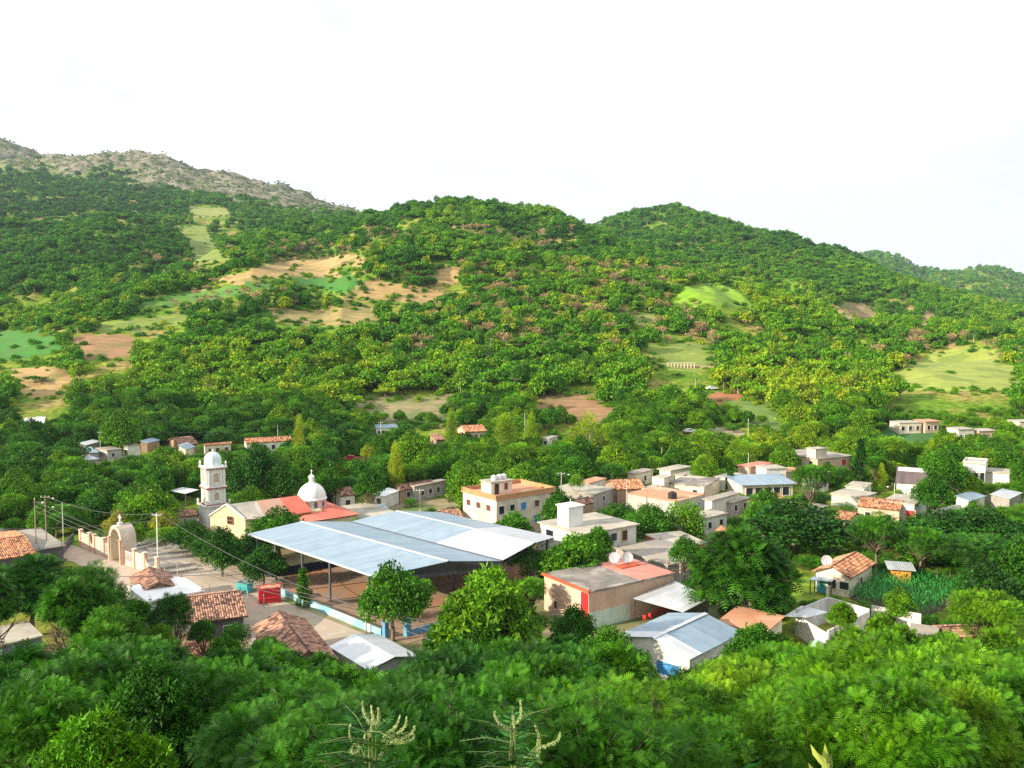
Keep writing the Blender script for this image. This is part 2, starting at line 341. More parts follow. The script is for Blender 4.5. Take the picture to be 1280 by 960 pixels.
# ------------------------------------------------------------------ terrain sheet, split into ground and fields
def inpoly(px, py, poly):
    px = np.asarray(px); py = np.asarray(py); ins = np.zeros(px.shape, bool); n = len(poly)
    for i in range(n):
        x1, y1 = poly[i]; x2, y2 = poly[(i+1) % n]
        if y1 == y2: continue
        c = ((y1 > py) != (y2 > py)) & (px < (x2-x1)*(py-y1)/(y2-y1)+x1); ins ^= c
    return ins
TAN = ((.46,.32,.13), (.37,.24,.09)); BRN = ((.36,.20,.10), (.26,.15,.07)); GRN = ((.05,.23,.012), (.035,.17,.01)); OLV = ((.24,.30,.04), (.16,.23,.03)); YGR = ((.22,.40,.012), (.16,.32,.01)); RED = ((.45,.18,.08), (.34,.14,.06)); LTN = ((.30,.34,.08), (.22,.27,.06))
FIELDS = [  # label, colour pair, polygon in photo pixels, depth range
 ('pale dry ploughed field stepping down the left spur below the grassy slope', TAN, [(270,350),(288,342),(330,330),(400,318),(455,320),(460,332),(420,334),(430,349),(370,343),(300,353)], (380,900)),
 ('deep green strip between the two pale ploughed fields', GRN, [(362,345),(428,350),(436,336),(448,352),(430,366),(360,356)], (380,900)),
 ('long tan field right of the deep green strip with a ragged lower edge', TAN, [(434,349),(470,350),(500,354),(545,362),(560,372),(530,377),(440,371)], (380,900)),
 ('small square tan field high on the middle hill', TAN, [(539,337),(577,334),(573,357),(541,357)], (380,900)),
 ('tan and olive field below the long tan field', ((.36,.31,.10),(.30,.21,.08)), [(340,388),(400,386),(462,385),(482,405),(420,406),(345,405)], (380,900)),
 ('pale olive grass strip on the lower left spur', OLV, [(125,402),(180,394),(232,390),(247,402),(160,414),(115,418)], (380,900)),
 ('reddish brown bare slope under the pale olive strip', BRN, [(85,420),(130,416),(165,420),(172,448),(110,452)], (300,900)),
 ('tan bare field at the far left edge low on the slope', TAN, [(12,460),(80,457),(98,492),(40,499),(10,482)], (300,900)),
 ('bright green crop field at the far left edge above the tan one', GRN, [(-60,418),(0,413),(60,410),(84,440),(30,452),(-60,456)], (300,900)),
 ('olive grass clearing running up the valley left of the middle hill', OLV, [(220,283),(262,281),(268,300),(292,328),(235,331),(236,308)], (500,1600)),
 ('small grass clearing high in the valley below the rocky mountain', LTN, [(232,256),(288,260),(290,270),(240,272)], (900,2300)),
 ('bright green grass band along the crest of the left spur', ((.12,.27,.03),(.07,.2,.02)), [(165,384),(190,371),(250,362),(300,352),(360,358),(300,366),(250,378),(190,388)], (380,900)),
 ('eroded tan bank with a green floor at the foot of the middle hill', ((.33,.24,.13),(.17,.2,.07)), [(440,500),(500,496),(566,490),(574,513),(560,527),(470,532),(452,516)], (285,600)),
 ('reddish bare bank at the foot of the hill right of the eroded tan bank', BRN, [(663,497),(700,494),(742,494),(792,523),(740,530),(716,536),(690,522),(668,515)], (285,600)),
 ('bright yellow green meadow rounded like a cap on the right flank', YGR, [(838,374),(858,357),(885,353),(915,358),(943,376),(938,383),(880,384),(845,383)], (400,1100)),
 ('small pale tan clearing left of the yellow green meadow', LTN, [(786,396),(808,390),(832,400),(802,408)], (400,900)),
 ('sunny grass slope above the row of pillars', OLV, [(800,428),(850,430),(884,432),(904,450),(868,466),(818,458)], (300,900)),
 ('large pale green dome shaped pasture on the right', ((.32,.38,.06),(.25,.31,.05)), [(1085,482),(1120,464),(1160,441),(1200,432),(1242,438),(1274,464),(1280,492),(1200,490),(1130,487)], (300,640)),
 ('grassy slope beside the dirt track', ((.17,.28,.05),(.11,.2,.03)), [(905,500),(942,500),(980,515),(1012,541),(1000,551),(950,540),(910,520)], (285,600)),
 ('bare reddish scar high on the right hill', ((.36,.25,.13),(.26,.2,.08)), [(1044,388),(1058,376),(1090,382),(1100,394),(1066,402)], (450,1500)),
 ('narrow brown gully scar right of the wide reddish scar', BRN, [(1127,368),(1139,368),(1137,386),(1129,386)], (450,1500)),
 ('short slanting brown scar above the dome shaped pasture', ((.36,.25,.13),(.26,.2,.08)), [(1142,402),(1160,388),(1172,392),(1155,412)], (450,1500)),
 ('small green maize field on the rise by the right hand houses', ((.045,.16,.03),(.03,.11,.02)), [(1085,548),(1110,536),(1150,536),(1180,543),(1168,556),(1100,560)], (200,420)),
 ('orange dirt clearing beside the white truck', RED, [(880,494),(892,489),(916,487),(934,500),(912,509),(886,506)], (285,600)),
 ('pale dirt track climbing from the village to the orange clearing', ((.42,.34,.25),(.34,.27,.19)), [(866,546),(884,536),(902,526),(906,512),(914,512),(912,528),(894,536),(930,540),(936,548),(900,544),(880,549)], (200,600)),
]
ncol, nrow = 1000, 640
aa = np.linspace(-1.15, 1.15, ncol); bb = np.concatenate([-np.linspace(420, 60, 12), np.linspace(-50, 16, 18)[:-1], 16*np.exp(np.linspace(0, math.log(9000/16), nrow))])
bb = np.unique(bb); nrow = len(bb)
A, B = np.meshgrid(aa, bb)
X = A*(np.abs(B)+60+np.clip(-B, 0, 400)*2)+np.sign(A)*np.abs(A)**7*500; Y = B
Z = terrain(X, Y)
V = np.stack([X, Y, Z], -1).reshape(-1, 3)
PXX, PYY = PX(V[:, 0], np.maximum(V[:, 1], 1), V[:, 2])
jit = fbm(V[:, 0], V[:, 1], 16, 3)*11
i = np.arange(nrow-1)[:, None]*ncol+np.arange(ncol-1)[None, :]
F = np.stack([i, i+1, i+ncol+1, i+ncol], -1).reshape(-1, 4)
fpx = (PXX+jit)[F].mean(1); fpy = (PYY+jit*.6)[F].mean(1); fd = V[F][:, :, 1].mean(1)
own = np.zeros(len(F), int)
for k, (lab, cc, poly, dr) in enumerate(FIELDS):
    msk = inpoly(fpx, fpy, poly) & (fd > dr[0]) & (fd < dr[1]) & (own == 0); own[msk] = k+1
def rockmask(x, y, z):
    px, py = PX(x, np.maximum(y, 1), z)
    line = np.interp(px, [-500, 0, 60, 130, 200, 300, 380, 470, 520], [196, 203, 212, 216, 228, 254, 270, 282, 286])
    return np.clip((line-py)/14+.5+fbm(x, y, 120, 3)*1.6, 0, 1)*(y > 1500)*(px < 600)
rock = rockmask(V[:, 0], V[:, 1], V[:, 2])
def groundmat():
    m, nt, b = newmat('ground_soil_and_grass'); N = nt.nodes; L = nt.links
    tc = N.new('ShaderNodeTexCoord')
    def noise(s, d=6):
        n = N.new('ShaderNodeTexNoise'); n.inputs['Scale'].default_value = s; n.inputs['Detail'].default_value = d; L.new(tc.outputs['Object'], n.inputs['Vector']); return n
    def ramp(src, pts):
        c = N.new('ShaderNodeValToRGB'); e = c.color_ramp.elements; e[0].position = pts[0][0]; e[0].color = (*pts[0][1], 1); e[1].position = pts[-1][0]; e[1].color = (*pts[-1][1], 1)
        for p, q in pts[1:-1]: k = e.new(p); k.color = (*q, 1)
        L.new(src, c.inputs[0]); return c
    g = ramp(noise(.03).outputs['Fac'], [(.32, (.07,.18,.012)), (.47, (.15,.27,.02)), (.56, (.24,.28,.04)), (.68, (.38,.27,.12))])
    f = noise(.45, 8); mr = N.new('ShaderNodeMapRange'); mr.inputs[1].default_value = .3; mr.inputs[2].default_value = .7; mr.inputs[3].default_value = .42; mr.inputs[4].default_value = 1.25; L.new(f.outputs['Fac'], mr.inputs[0])
    sc = N.new('ShaderNodeVectorMath'); sc.operation = 'SCALE'; L.new(g.outputs[0], sc.inputs[0]); L.new(mr.outputs[0], sc.inputs['Scale'])
    v = N.new('ShaderNodeTexNoise'); v.inputs['Scale'].default_value = .045; v.inputs['Detail'].default_value = 8; v.inputs['Roughness'].default_value = .7; L.new(tc.outputs['Object'], v.inputs['Vector'])
    rk = ramp(v.outputs['Fac'], [(.38, (.04,.08,.02)), (.46, (.12,.13,.06)), (.54, (.25,.225,.165)), (.67, (.38,.34,.275))])
    at = N.new('ShaderNodeAttribute'); at.attribute_name = 'rock'
    mx = N.new('ShaderNodeMix'); mx.data_type = 'RGBA'; L.new(at.outputs['Fac'], mx.inputs['Factor']); L.new(sc.outputs[0], mx.inputs[6]); L.new(rk.outputs[0], mx.inputs[7])
    L.new(mx.outputs[2], b.inputs['Base Color']); b.inputs['Roughness'].default_value = .95; b.inputs['Specular IOR Level'].default_value = .1
    bp = N.new('ShaderNodeBump'); bp.inputs['Strength'].default_value = .8; bp.inputs['Distance'].default_value = 8
    L.new(v.outputs['Fac'], bp.inputs['Height']); L.new(at.outputs['Fac'], bp.inputs['Strength']); L.new(bp.outputs[0], b.inputs['Normal'])
    return m
def subset(name, msk, mats, mode=None):
    f = F[msk]; u, inv = np.unique(f, return_inverse=True); f2 = inv.reshape(f.shape)
    o = bpy.data.objects.new(name, npmesh(name, V[u], f2, mats, {'rock': rock[u]}, True)); COL.objects.link(o); return o
g = subset('ground', own == 0, [groundmat()]); g['kind'] = 'structure'; g['label'] = 'green and earthy ground of the valley and hills'
for k, (lab, cc, poly, dr) in enumerate(FIELDS):
    if (own == k+1).sum() == 0: print('EMPTY FIELD', lab); continue
    nm = 'dirt_track' if 'track climbing' in lab else ('bare_slope' if ('scar' in lab or 'bank' in lab or 'bare' in lab) else 'field')
    o = subset(nm, own == k+1, [M('field_%d' % k, cc[0], cc[1], .22, .95, .5, stain=tuple(.55*a+.45*b_ for a, b_ in zip(cc[1], (.07, .13, .02))))]); o['kind'] = 'structure'; o['label'] = lab
def infield(x, y, up=0.0):
    z = terrain(x, y)+up; px, py = PX(x, np.maximum(y, 1), z); r = np.zeros(len(x), bool)
    for (lab, cc, poly, dr) in FIELDS: r |= inpoly(px, py, poly) & (y > dr[0]) & (y < dr[1])
    return r

# flat sheets of the village floor
def sheet(name, label, poly, z, m, raw=False):
    pts = [Vector((*p, z)) if raw else P(p[0], p[1], z) for p in poly]
    n = len(pts); Ar = sum(pts[i].x*pts[(i+1) % n].y-pts[(i+1) % n].x*pts[i].y for i in range(n))
    if Ar < 0: pts.reverse()
    b = MB(); b.add(pts, [tuple(range(n))]); c = sum(pts, Vector())/n
    o = b.build(name, m, None, (c.x, c.y, 0)); o['kind'] = 'structure'; o['label'] = label; return o
M('concrete', (.50,.42,.33), (.38,.31,.24), .5, .9, .1, stain=(.42,.34,.26))
M('court', (.36,.24,.16), (.27,.18,.12), .4, .9, .1, stain=(.42,.20,.10))
M('earth', (.32,.25,.15), (.20,.17,.08), .25, .95, .3, stain=(.10,.16,.03))
sheet('yard', 'bare earth between the village houses', [(-74,175),(-60,122),(-38,98),(0,92),(24,94),(32,118),(46,150),(62,195),(20,215),(-30,190)], .02, MATS['earth'], True)
sheet('road', 'pale concrete street passing the churchyard wall', [(-40,652),(40,668),(101,684),(196,722),(205,716),(300,742),(355,752),(480,802),(560,830),(560,880),(420,850),(300,800),(200,772),(150,738),(92,702),(40,694),(-60,690)], .05, MATS['concrete'])
sheet('plaza', 'pale concrete plaza under the trees between churchyard and court', [(196,722),(212,700),(260,690),(352,712),(356,750),(300,742)], .056, MATS['concrete'])
sheet('churchyard_ground', 'pale paving inside the churchyard wall', [(102,681),(150,664),(250,664),(300,690),(212,702),(197,718)], .064, M('paving', (.46,.42,.36), (.36,.32,.28), .6, .9, .1))
sheet('court_floor', 'brown dusty concrete court floor with orange patches', [(-33.2,126.4),(-16.2,109.5),(-13,107),(-6,113.5),(10,132),(-12,156),(-36,138)], .06, MATS['court'], True)
b = MB()
# ------------------------------------------------------------------ foliage prototypes
def rquat(n):
    q = rng.normal(size=(n, 3)); return q/np.linalg.norm(q, axis=1, keepdims=True)
def lobes_points(lobes, n, inner=.35):
    """points in and mostly on the ellipsoid lobes, with outward normals, and a tone per lobe"""
    w = np.array([l[3]*l[3]*l[4] for l in lobes]); w = (w/w.sum()); idx = rng.choice(len(lobes), n, p=w)
    Lb = np.array(lobes)[idx]; d = rquat(n); r = 1-inner*rng.random(n)**1.5
    r = np.where(rng.random(n) < .10, r*rng.uniform(1.0, 1.35, n), r)         # stray sprays outside the lobes
    p = Lb[:, :3]+d*r[:, None]*np.stack([Lb[:, 3], Lb[:, 3], Lb[:, 4]], 1)
    tone = rng.random(len(lobes))[idx]
    return p, d, tone, idx
def leaves(p, d, size, aspect=.5, out=.6, droop=0.0, var=.4):
    n = len(p); a = d*out+rquat(n)*(1.1-out)+np.array([0, 0, -droop]); a /= np.linalg.norm(a, axis=1, keepdims=True)
    b = np.cross(a, rquat(n)); b /= np.linalg.norm(b, axis=1, keepdims=True)
    s = size*(1-var+2*var*rng.random(n))[:, None]
    v = np.stack([p, p+a*s*.45+b*s*aspect*.5, p+a*s, p+a*s*.45-b*s*aspect*.5], 1)
    return v.reshape(-1, 3), np.arange(4*n).reshape(n, 4)
def fronds(p, d, length, pairs, lw, droop=.25):
    """feathery compound leaves: pairs of thin leaflets along a rib"""
    n = len(p); a = d*.75+rquat(n)*.6+np.array([0, 0, .15-droop]); a /= np.linalg.norm(a, axis=1, keepdims=True)
    b = np.cross(a, np.array([0, 0, 1.0])+rquat(n)*.35); b /= np.linalg.norm(b, axis=1, keepdims=True)
    s = (length*(.6+.7*rng.random(n)))[:, None]; out = []
    for k in range(pairs):
        t = (k+.6)/pairs; base = p+a*s*t-np.array([0, 0, 1])*s*droop*t*t
        ll = s*.36*math.sin(math.pi*min(.95, .25+t*.75))
        for sg in (-1, 1):
            tip = base+(b*sg*.9+a*.45)*ll; w = a*(s*lw)
            out.append(np.stack([base-w*.5, base+w*.5, tip+w*.2, tip-w*.2], 1))
    v = np.concatenate(out, 1).reshape(-1, 3); m = len(v)//4
    return v, np.arange(4*m).reshape(m, 4), pairs*2
def mkcrown(name, lobes, n, kind, mat, size=.3, aspect=.5, pairs=5, inner=.4, out=.6, droop=0.0, lw=.1):
    p, d, tone, idx = lobes_points(lobes, n, inner)
    if kind == 'leaf':
        v, f = leaves(p, d, size, aspect, out, droop); k = 1
    elif kind == 'rosette':
        m = 6; pp = np.repeat(p, m, 0); dd = np.repeat(d, m, 0); tone = np.repeat(tone, m)
        v, f = leaves(pp, dd*.9, size, aspect, .35, .25); p = pp; k = 1
    else:
        v, f, k = fronds(p, d, size, pairs, lw, droop)
    t = np.repeat(np.clip(tone*.45+rng.random(len(p))*.55, 0, 1), 4*k)
    v[:, 2] = np.maximum(v[:, 2], .1)
    return npmesh(name, v, f, [mat], {'lv': t})
def dome_lobes(R_, z0, hz, n, r=(.28, .42), flat=.8):
    Lb = []
    for i in range(n):
        t = i/n; ph = i*2.399+random.uniform(-.4, .4); el = math.asin(min(1, t*1.05)); rr = R_*math.cos(el)*random.uniform(.55, .8)
        q = random.uniform(*r)*R_
        Lb.append((rr*math.cos(ph), rr*math.sin(ph), z0+hz*math.sin(el)*random.uniform(.75, 1.0), q, q*flat))
    return Lb
def flat_lobes(R_, z0, hz, n):
    Lb = []
    for i in range(n):
        ph = i*2.399; rr = R_*math.sqrt((i+.5)/n)*.85; q = random.uniform(.2, .36)*R_
        Lb.append((rr*math.cos(ph), rr*math.sin(ph), z0+hz*(1-(rr/R_)**2)*random.uniform(.6, 1)+random.uniform(-.3, .3), q, q*.42))
    return Lb
def plume_lobes(R_, z0, hz, n):
    Lb = []
    for i in range(n):
        t = (i+.3)/n; ph = i*2.399; rr = R_*(1-t**1.5)*random.uniform(.3, .75)
        Lb.append((rr*math.cos(ph), rr*math.sin(ph), z0+hz*t, R_*random.uniform(.2, .34), R_*random.uniform(.5, .75)))
    return Lb
def mktrunk(name, lobes, r0, ztr, mat, lean=.3, wig=.3, every=1):
    b = MB(); c = Vector((random.uniform(-lean, lean), random.uniform(-lean, lean), ztr))
    b.tube([(0, 0, -1.2), (0, 0, .1), Vector((0, 0, 0)).lerp(c, .5)+Vector((.1, -.08, 0)), c], [r0*1.35, r0*1.15, r0, r0*.8], 8)
    for (x, y, z, q, qz) in lobes[::every]:
        e = Vector((x, y, z)); mid = c.lerp(e, .5)+Vector((random.uniform(-wig, wig), random.uniform(-wig, wig), random.uniform(-.1, .4)))
        b.tube([c, c.lerp(mid, .5)+Vector((0, 0, .1)), mid, e], [r0*.55, r0*.42, r0*.28, r0*.08], 5)
        for k in range(3):
            e2 = e+Vector(rquat(1)[0])*q*.8; b.tube([mid.lerp(e, .5), e.lerp(e2, .5), e2], [r0*.16, r0*.1, r0*.04], 4)
    me = bpy.data.meshes.new(name); me.from_pydata(b.v, [], b.f); me.materials.append(mat)
    me.polygons.foreach_set('use_smooth', [True]*len(me.polygons)); return me
RAMP = [(0.0, (.010,.050,.005)), (.2, (.020,.098,.004)), (.4, (.052,.185,.003)), (.55, (.125,.275,.004)), (.7, (.25,.33,.008)), (.85, (.29,.25,.045)), (1.0, (.33,.22,.11))]
leafm = foliage('leaf_green', RAMP)
bark = M('bark', (.22,.17,.12), (.13,.10,.07), 3, .95, .4)
barkl = M('bark_pale', (.48,.43,.36), (.34,.29,.23), 3, .95, .3)
PR = {}   # species -> (crown mesh, trunk mesh, nominal radius, nominal height)
def proto(key, lobes, R_, Hh, n, kind, size, r0=.22, ztr=2.2, barkm=bark, every=1, **kw):
    PR[key] = (mkcrown('crown', lobes, n, kind, leafm, size, **kw), mktrunk('trunk', lobes, r0, ztr, barkm, every=every), R_, Hh)
def bushl(R_, h, n): return dome_lobes(R_, h*.35, h*.45, n, (.35, .5), .9)
# close trees, small leaves
proto('near_feather', flat_lobes(4, 4.0, 2.6, 34)+dome_lobes(3.2, 2.6, 1.5, 10, (.16, .26)), 4.3, 6.9, 9000, 'frond', .48, pairs=7, lw=.075, inner=.75, droop=.2)
proto('near_feather2', dome_lobes(4, 2.8, 3.5, 40, (.15, .28), .6), 4.3, 6.9, 9500, 'frond', .40, pairs=7, lw=.07, inner=.75, droop=.1)
proto('near_leafy', dome_lobes(4, 2.4, 3.9, 44, (.13, .27), .75), 4.3, 7.0, 30000, 'leaf', .17, aspect=.55, inner=.7, out=.35, droop=.2)
proto('mid_feather', dome_lobes(4, 2.8, 3.6, 44, (.14, .27), .55), 4.3, 6.9, 4300, 'frond', .80, pairs=5, lw=.13, inner=.7, droop=.15)
proto('mid_leafy', dome_lobes(4, 2.4, 3.9, 46, (.13, .26), .7), 4.3, 7.0, 12000, 'leaf', .30, aspect=.55, inner=.7, out=.35, droop=.2)
proto('near_rosette', dome_lobes(4, 2.2, 4.0, 30, (.22, .33), .85), 4.3, 7.1, 4200, 'rosette', .34, aspect=.3, inner=.35)
# village distance
proto('broad', dome_lobes(4, 2.6, 3.6, 24, (.24, .40), .75), 4.4, 7.2, 7000, 'leaf', .36, aspect=.6, inner=.55, out=.4)
proto('broad2', dome_lobes(4, 2.2, 3.9, 18, (.26, .44), .7)+dome_lobes(2.5, 4.2, 2.4, 8), 4.4, 7.6, 7500, 'leaf', .33, aspect=.6, inner=.6, out=.3)
proto('mango', dome_lobes(4, 2.0, 4.2, 34, (.2, .32), .9), 4.3, 7.2, 2300, 'rosette', .5, aspect=.34, inner=.3, r0=.3)
proto('feather', flat_lobes(4, 4.2, 2.2, 20)+flat_lobes(3, 3.0, 1.0, 7), 4.3, 7.0, 3600, 'frond', .62, pairs=4, lw=.12, inner=.7, droop=.25)
proto('airy', flat_lobes(4, 4.0, 2.6, 13)+dome_lobes(2.5, 3.0, 2, 5), 4.3, 7.4, 2600, 'leaf', .34, aspect=.5, inner=.8, out=.3, barkm=barkl, r0=.16)
proto('plume', plume_lobes(2.6, 1.8, 8.0, 22), 2.8, 11.0, 6500, 'leaf', .42, aspect=.16, inner=.7, out=.5, droop=-.5, r0=.2, ztr=4)
proto('fan', [(x*1.0, y*1.0, z, q, qz*1.6) for (x, y, z, q, qz) in dome_lobes(3.6, 2.5, 5.5, 18, (.2, .3), 1.2)], 4.2, 9.2, 5200, 'leaf', .42, aspect=.16, inner=.85, out=.7, droop=-.5, barkm=barkl)
proto('column', plume_lobes(1.2, .8, 8.2, 16), 1.5, 10.2, 4500, 'leaf', .3, aspect=.4, inner=.5, r0=.16, ztr=3)
proto('bush', bushl(1.5, 2.2, 9), 1.7, 2.3, 3000, 'leaf', .17, aspect=.45, inner=.6, out=.4, r0=.05, ztr=.4)
proto('bushf', bushl(1.5, 2.0, 8), 1.7, 2.2, 900, 'frond', .42, pairs=6, lw=.06, inner=.8, r0=.05, ztr=.4)
# hillside distance
proto('hill_round', dome_lobes(3.6, 2.0, 3.0, 12, (.3, .45), .75), 4.0, 6.2, 900, 'leaf', .75, aspect=.75, inner=.4, out=.3)
proto('hill_flat', flat_lobes(3.8, 3.4, 1.6, 12), 4.1, 5.4, 800, 'leaf', .7, aspect=.7, inner=.5, out=.3)
proto('hill_bare', flat_lobes(3.4, 3.2, 2.0, 12), 4.0, 5.8, 330, 'leaf', .55, aspect=.5, inner=.9, out=.3, barkm=barkl, r0=.16, ztr=1.8)
proto('hill_shrub', dome_lobes(2.6, .5, 1.6, 9, (.35, .55), .7), 3.0, 2.8, 420, 'leaf', .6, aspect=.7, inner=.5, out=.3, r0=.12, ztr=.6)
proto('hill_tall', dome_lobes(2.8, 3.0, 3.6, 10, (.28, .42), .9), 3.0, 7.6, 620, 'leaf', .62, aspect=.6, inner=.6, out=.4, barkm=barkl, r0=.2, ztr=3)
TREES = []
def tree(key, x, y, z, rad, ht, tint, label, cat='tree', group=None, name='tree', rz=None, wide=1.0):
    cm, tm, R_, Hh = PR[key]
    t = thing(name, label, cat, (x, y, z), group)
    t.rotation_euler = (random.uniform(-.04, .04), random.uniform(-.04, .04), rz if rz is not None else random.uniform(0, 6.28))
    s0 = rad/R_; kz = ht/(Hh*s0); k1 = min(kz, 1.2) if not key in ('plume', 'column', 'fan') else kz
    t.scale = (s0*random.uniform(.93, 1.07), s0*random.uniform(.93, 1.07), s0*k1)
    for nm, me in (('trunk', tm), ('crown', cm)):
        o = bpy.data.objects.new(nm, me); COL.objects.link(o); o.parent = t
        if nm == 'crown': o['tint'] = float(tint)
        if kz > k1+.01:                       # a tall tree carries its crown higher on a longer trunk
            if nm == 'crown': o.location.z = Hh*(kz/k1-1)
            else: o.scale.z = kz/k1
    TREES.append((x, y, z, rad, ht)); return t
# ------------------------------------------------------------------ buildings
white = M('wall_white', (.80,.78,.74), (.66,.64,.58), .9, .85, .1, stain=(.60,.57,.50))
cream = M('wall_cream', (.78,.69,.55), (.68,.59,.46), .8, .85, .1, stain=(.55,.46,.36))
peach = M('wall_peach', (.66,.46,.34), (.58,.39,.28), .7, .85, .1, stain=(.58,.42,.32))
yellow = M('wall_yellow', (.80,.68,.38), (.70,.58,.34), .8, .85, .1)
grey = M('wall_grey', (.46,.45,.43), (.34,.33,.31), 1.0, .9, .2, stain=(.40,.38,.35))
block = M('wall_block', (.42,.39,.35), (.30,.28,.25), 1.6, .9, .3)
adobe = M('wall_adobe', (.40,.27,.18), (.30,.20,.13), 1.2, .95, .3)
redw = M('wall_red', (.60,.10,.035), (.48,.08,.03), 1.0, .8, .1)
bluew = M('wall_blue', (.13,.36,.55), (.10,.28,.44), 1.0, .8, .1)
dblue = M('wall_dark_blue', (.035,.07,.16), (.025,.05,.12), 1.0, .8, .1)
lblue = M('wall_light_blue', (.25,.60,.68), (.20,.50,.58), 1.0, .8, .1, stain=(.45,.55,.52))
darkst = M('wall_dark', (.13,.13,.15), (.08,.08,.09), 1.2, .9, .3)
teal = M('teal_paint', (.05,.42,.42), (.04,.34,.35), 1.0, .6, .05)
redp = M('red_paint', (.62,.02,.03), (.5,.02,.03), 1.0, .5, .05)
mint = M('wall_mint', (.58,.70,.62), (.48,.60,.52), .6, .85, .1, stain=(.50,.52,.42))
orange_p = M('orange_paint', (.75,.33,.05), (.62,.26,.04), 1.0, .7, .1)
rconc = M('roof_concrete', (.42,.37,.30), (.28,.25,.21), .5, .95, .2, stain=(.26,.24,.22))
rlight = M('roof_light_concrete', (.50,.46,.38), (.36,.33,.27), .6, .95, .2, stain=(.30,.28,.24))
rdark = M('roof_dark_concrete', (.30,.27,.24), (.14,.13,.12), .5, .95, .2, stain=(.50,.46,.40))
rterra = M('roof_terracotta_paint', (.62,.30,.17), (.50,.24,.14), .5, .9, .1, stain=(.60,.38,.26))
rpink = M('roof_pink_paint', (.62,.24,.19), (.54,.20,.16), .4, .9, .1, stain=(.58,.30,.24))
rred = M('roof_church_red', (.62,.15,.10), (.54,.12,.08), .3, .85, .1, stain=(.58,.19,.13))
tile = tilemat('clay_tile', (.70,.36,.20), (.50,.21,.10), (.16,.08,.05))
tiled = tilemat('old_clay_tile', (.52,.30,.20), (.30,.15,.10), (.08,.05,.042))
tinb = tin('sheet_blue_grey', (.33,.44,.54), (.25,.35,.44))
tinw = tin('sheet_white', (.70,.73,.76), (.58,.61,.64))
ting = tin('sheet_grey', (.60,.63,.66), (.42,.45,.48))
tinr = tin('sheet_rusty', (.17,.125,.115), (.10,.08,.078))
glass = M('window_dark', (.025,.03,.04), (.015,.018,.025), 1.0, .2, 0)
bpane = M('window_blue_shutter', (.05,.28,.62), (.04,.22,.52), 1.0, .5, 0)
rpane = M('window_brown_shutter', (.16,.06,.04), (.10,.04,.03), 1.0, .6, 0)
frame_w = M('frame_white', (.75,.74,.70), None, 2, .6, 0)
steel = M('steel_dark', (.10,.11,.13), (.07,.08,.09), 2, .5, .05)
whitep = M('white_paint', (.80,.80,.78), (.72,.72,.70), 1, .5, .03)
blackp = M('black_plastic', (.02,.02,.022), (.015,.015,.016), 1, .5, .03)
FOOT = []; BOX = []      # footprints (centre, radius) and photo boxes with their depth
def guard(pts, pad=0.0, z1=0):
    c = sum((Vector((p[0], p[1], 0)) for p in pts), Vector())/len(pts); r = max((Vector((p[0], p[1], 0))-c).length for p in pts)
    FOOT.append((c.x, c.y, r+pad))
def guardbox(pts3):
    q = [PX(*p) for p in pts3]; xs = [a[0] for a in q]; ys = [a[1] for a in q]; BOX.append((min(xs), min(ys), max(xs), max(ys), min(p[1] for p in pts3)))
def opening(parent, A, B, u, w, z0, z1, pane, fr, name='window', off=.02):
    """window or door: frame ring + pane on the wall running A -> B (outside on the right of A->B seen from above)"""
    A = Vector(A); B = Vector(B); L_ = (B-A).length; d = (B-A).normalized(); n = Vector((d.y, -d.x, 0)); c = A+d*(u*L_)
    b = MB(); t = .09
    ctr = lambda s, z: Vector((c.x, c.y, 0))+d*s+Vector((0, 0, z))+n*(off+.04)
    hh = z1-z0
    b.box(ctr(0, z1+t/2-.0), (w+2*t, .10, t), d); b.box(ctr(0, z0-t/2), (w+2*t+.1, .16, t), d)
    b.box(ctr(-(w+t)/2, (z0+z1)/2), (t, .10, hh-.004), d); b.box(ctr((w+t)/2, (z0+z1)/2), (t, .10, hh-.004), d)
    f = b.build(name, fr, parent)
    p = MB(); p.box(Vector((c.x, c.y, (z0+z1)/2))+d*0+n*(off-.005), (w-.004, .03, hh-.006), d)
    if name != 'door' and w > .5: 
        p.box(Vector((c.x, c.y, (z0+z1)/2))+n*(off+.025), (.05, .03, hh-.01), d)
    sub(f, 'pane' if name != 'door' else 'door_leaf', p, pane); return f
def rect(Lp, Np, Rp, h, z=0.0):
    """near corner N and its neighbours L, R in photo pixels at roof height h -> orthogonal footprint"""
    Nn = P(*Np, h); l = P(*Lp, h)-Nn; r = P(*Rp, h)-Nn
    aL, aR = (Lp[0]-640)/1108, (Rp[0]-640)/1108; best = None
    for k in range(4, 87):                             # turn a square plan until both far corners fall where they are seen
        th = R(k); dr = Vector((math.cos(th), math.sin(th), 0)); dl = Vector((-math.sin(th), math.cos(th), 0))
        out = []
        for a_, dv in ((aL, dl), (aR, dr)):
            dn = dv.x-a_*dv.y; t_ = (a_*Nn.y-Nn.x)/dn if abs(dn) > 1e-4 else -1; out.append(t_)
        tl, tr = out
        if tl < .8 or tr < .8 or tl > 45 or tr > 45: continue
        e = 0
        for dv, t_, ref, o_ in ((dl, tl, Lp, l), (dr, tr, Rp, r)):
            q = Nn+dv*t_; e += abs(PX(q.x, q.y, h)[1]-ref[1])+max(0, t_/max(o_.length, 1)-2.2)*6
        if best is None or e < best[0]: best = (e, dl*tl, dr*tr)
    if best: l, r = best[1], best[2]
    else: l = l-r*(l.dot(r)/r.length_squared)
    Nn.z = z; return [Nn+Vector((l.x, l.y, 0)), Nn, Nn+Vector((r.x, r.y, 0)), Nn+Vector((l.x, l.y, 0))+Vector((r.x, r.y, 0))]
HOUSES = {}
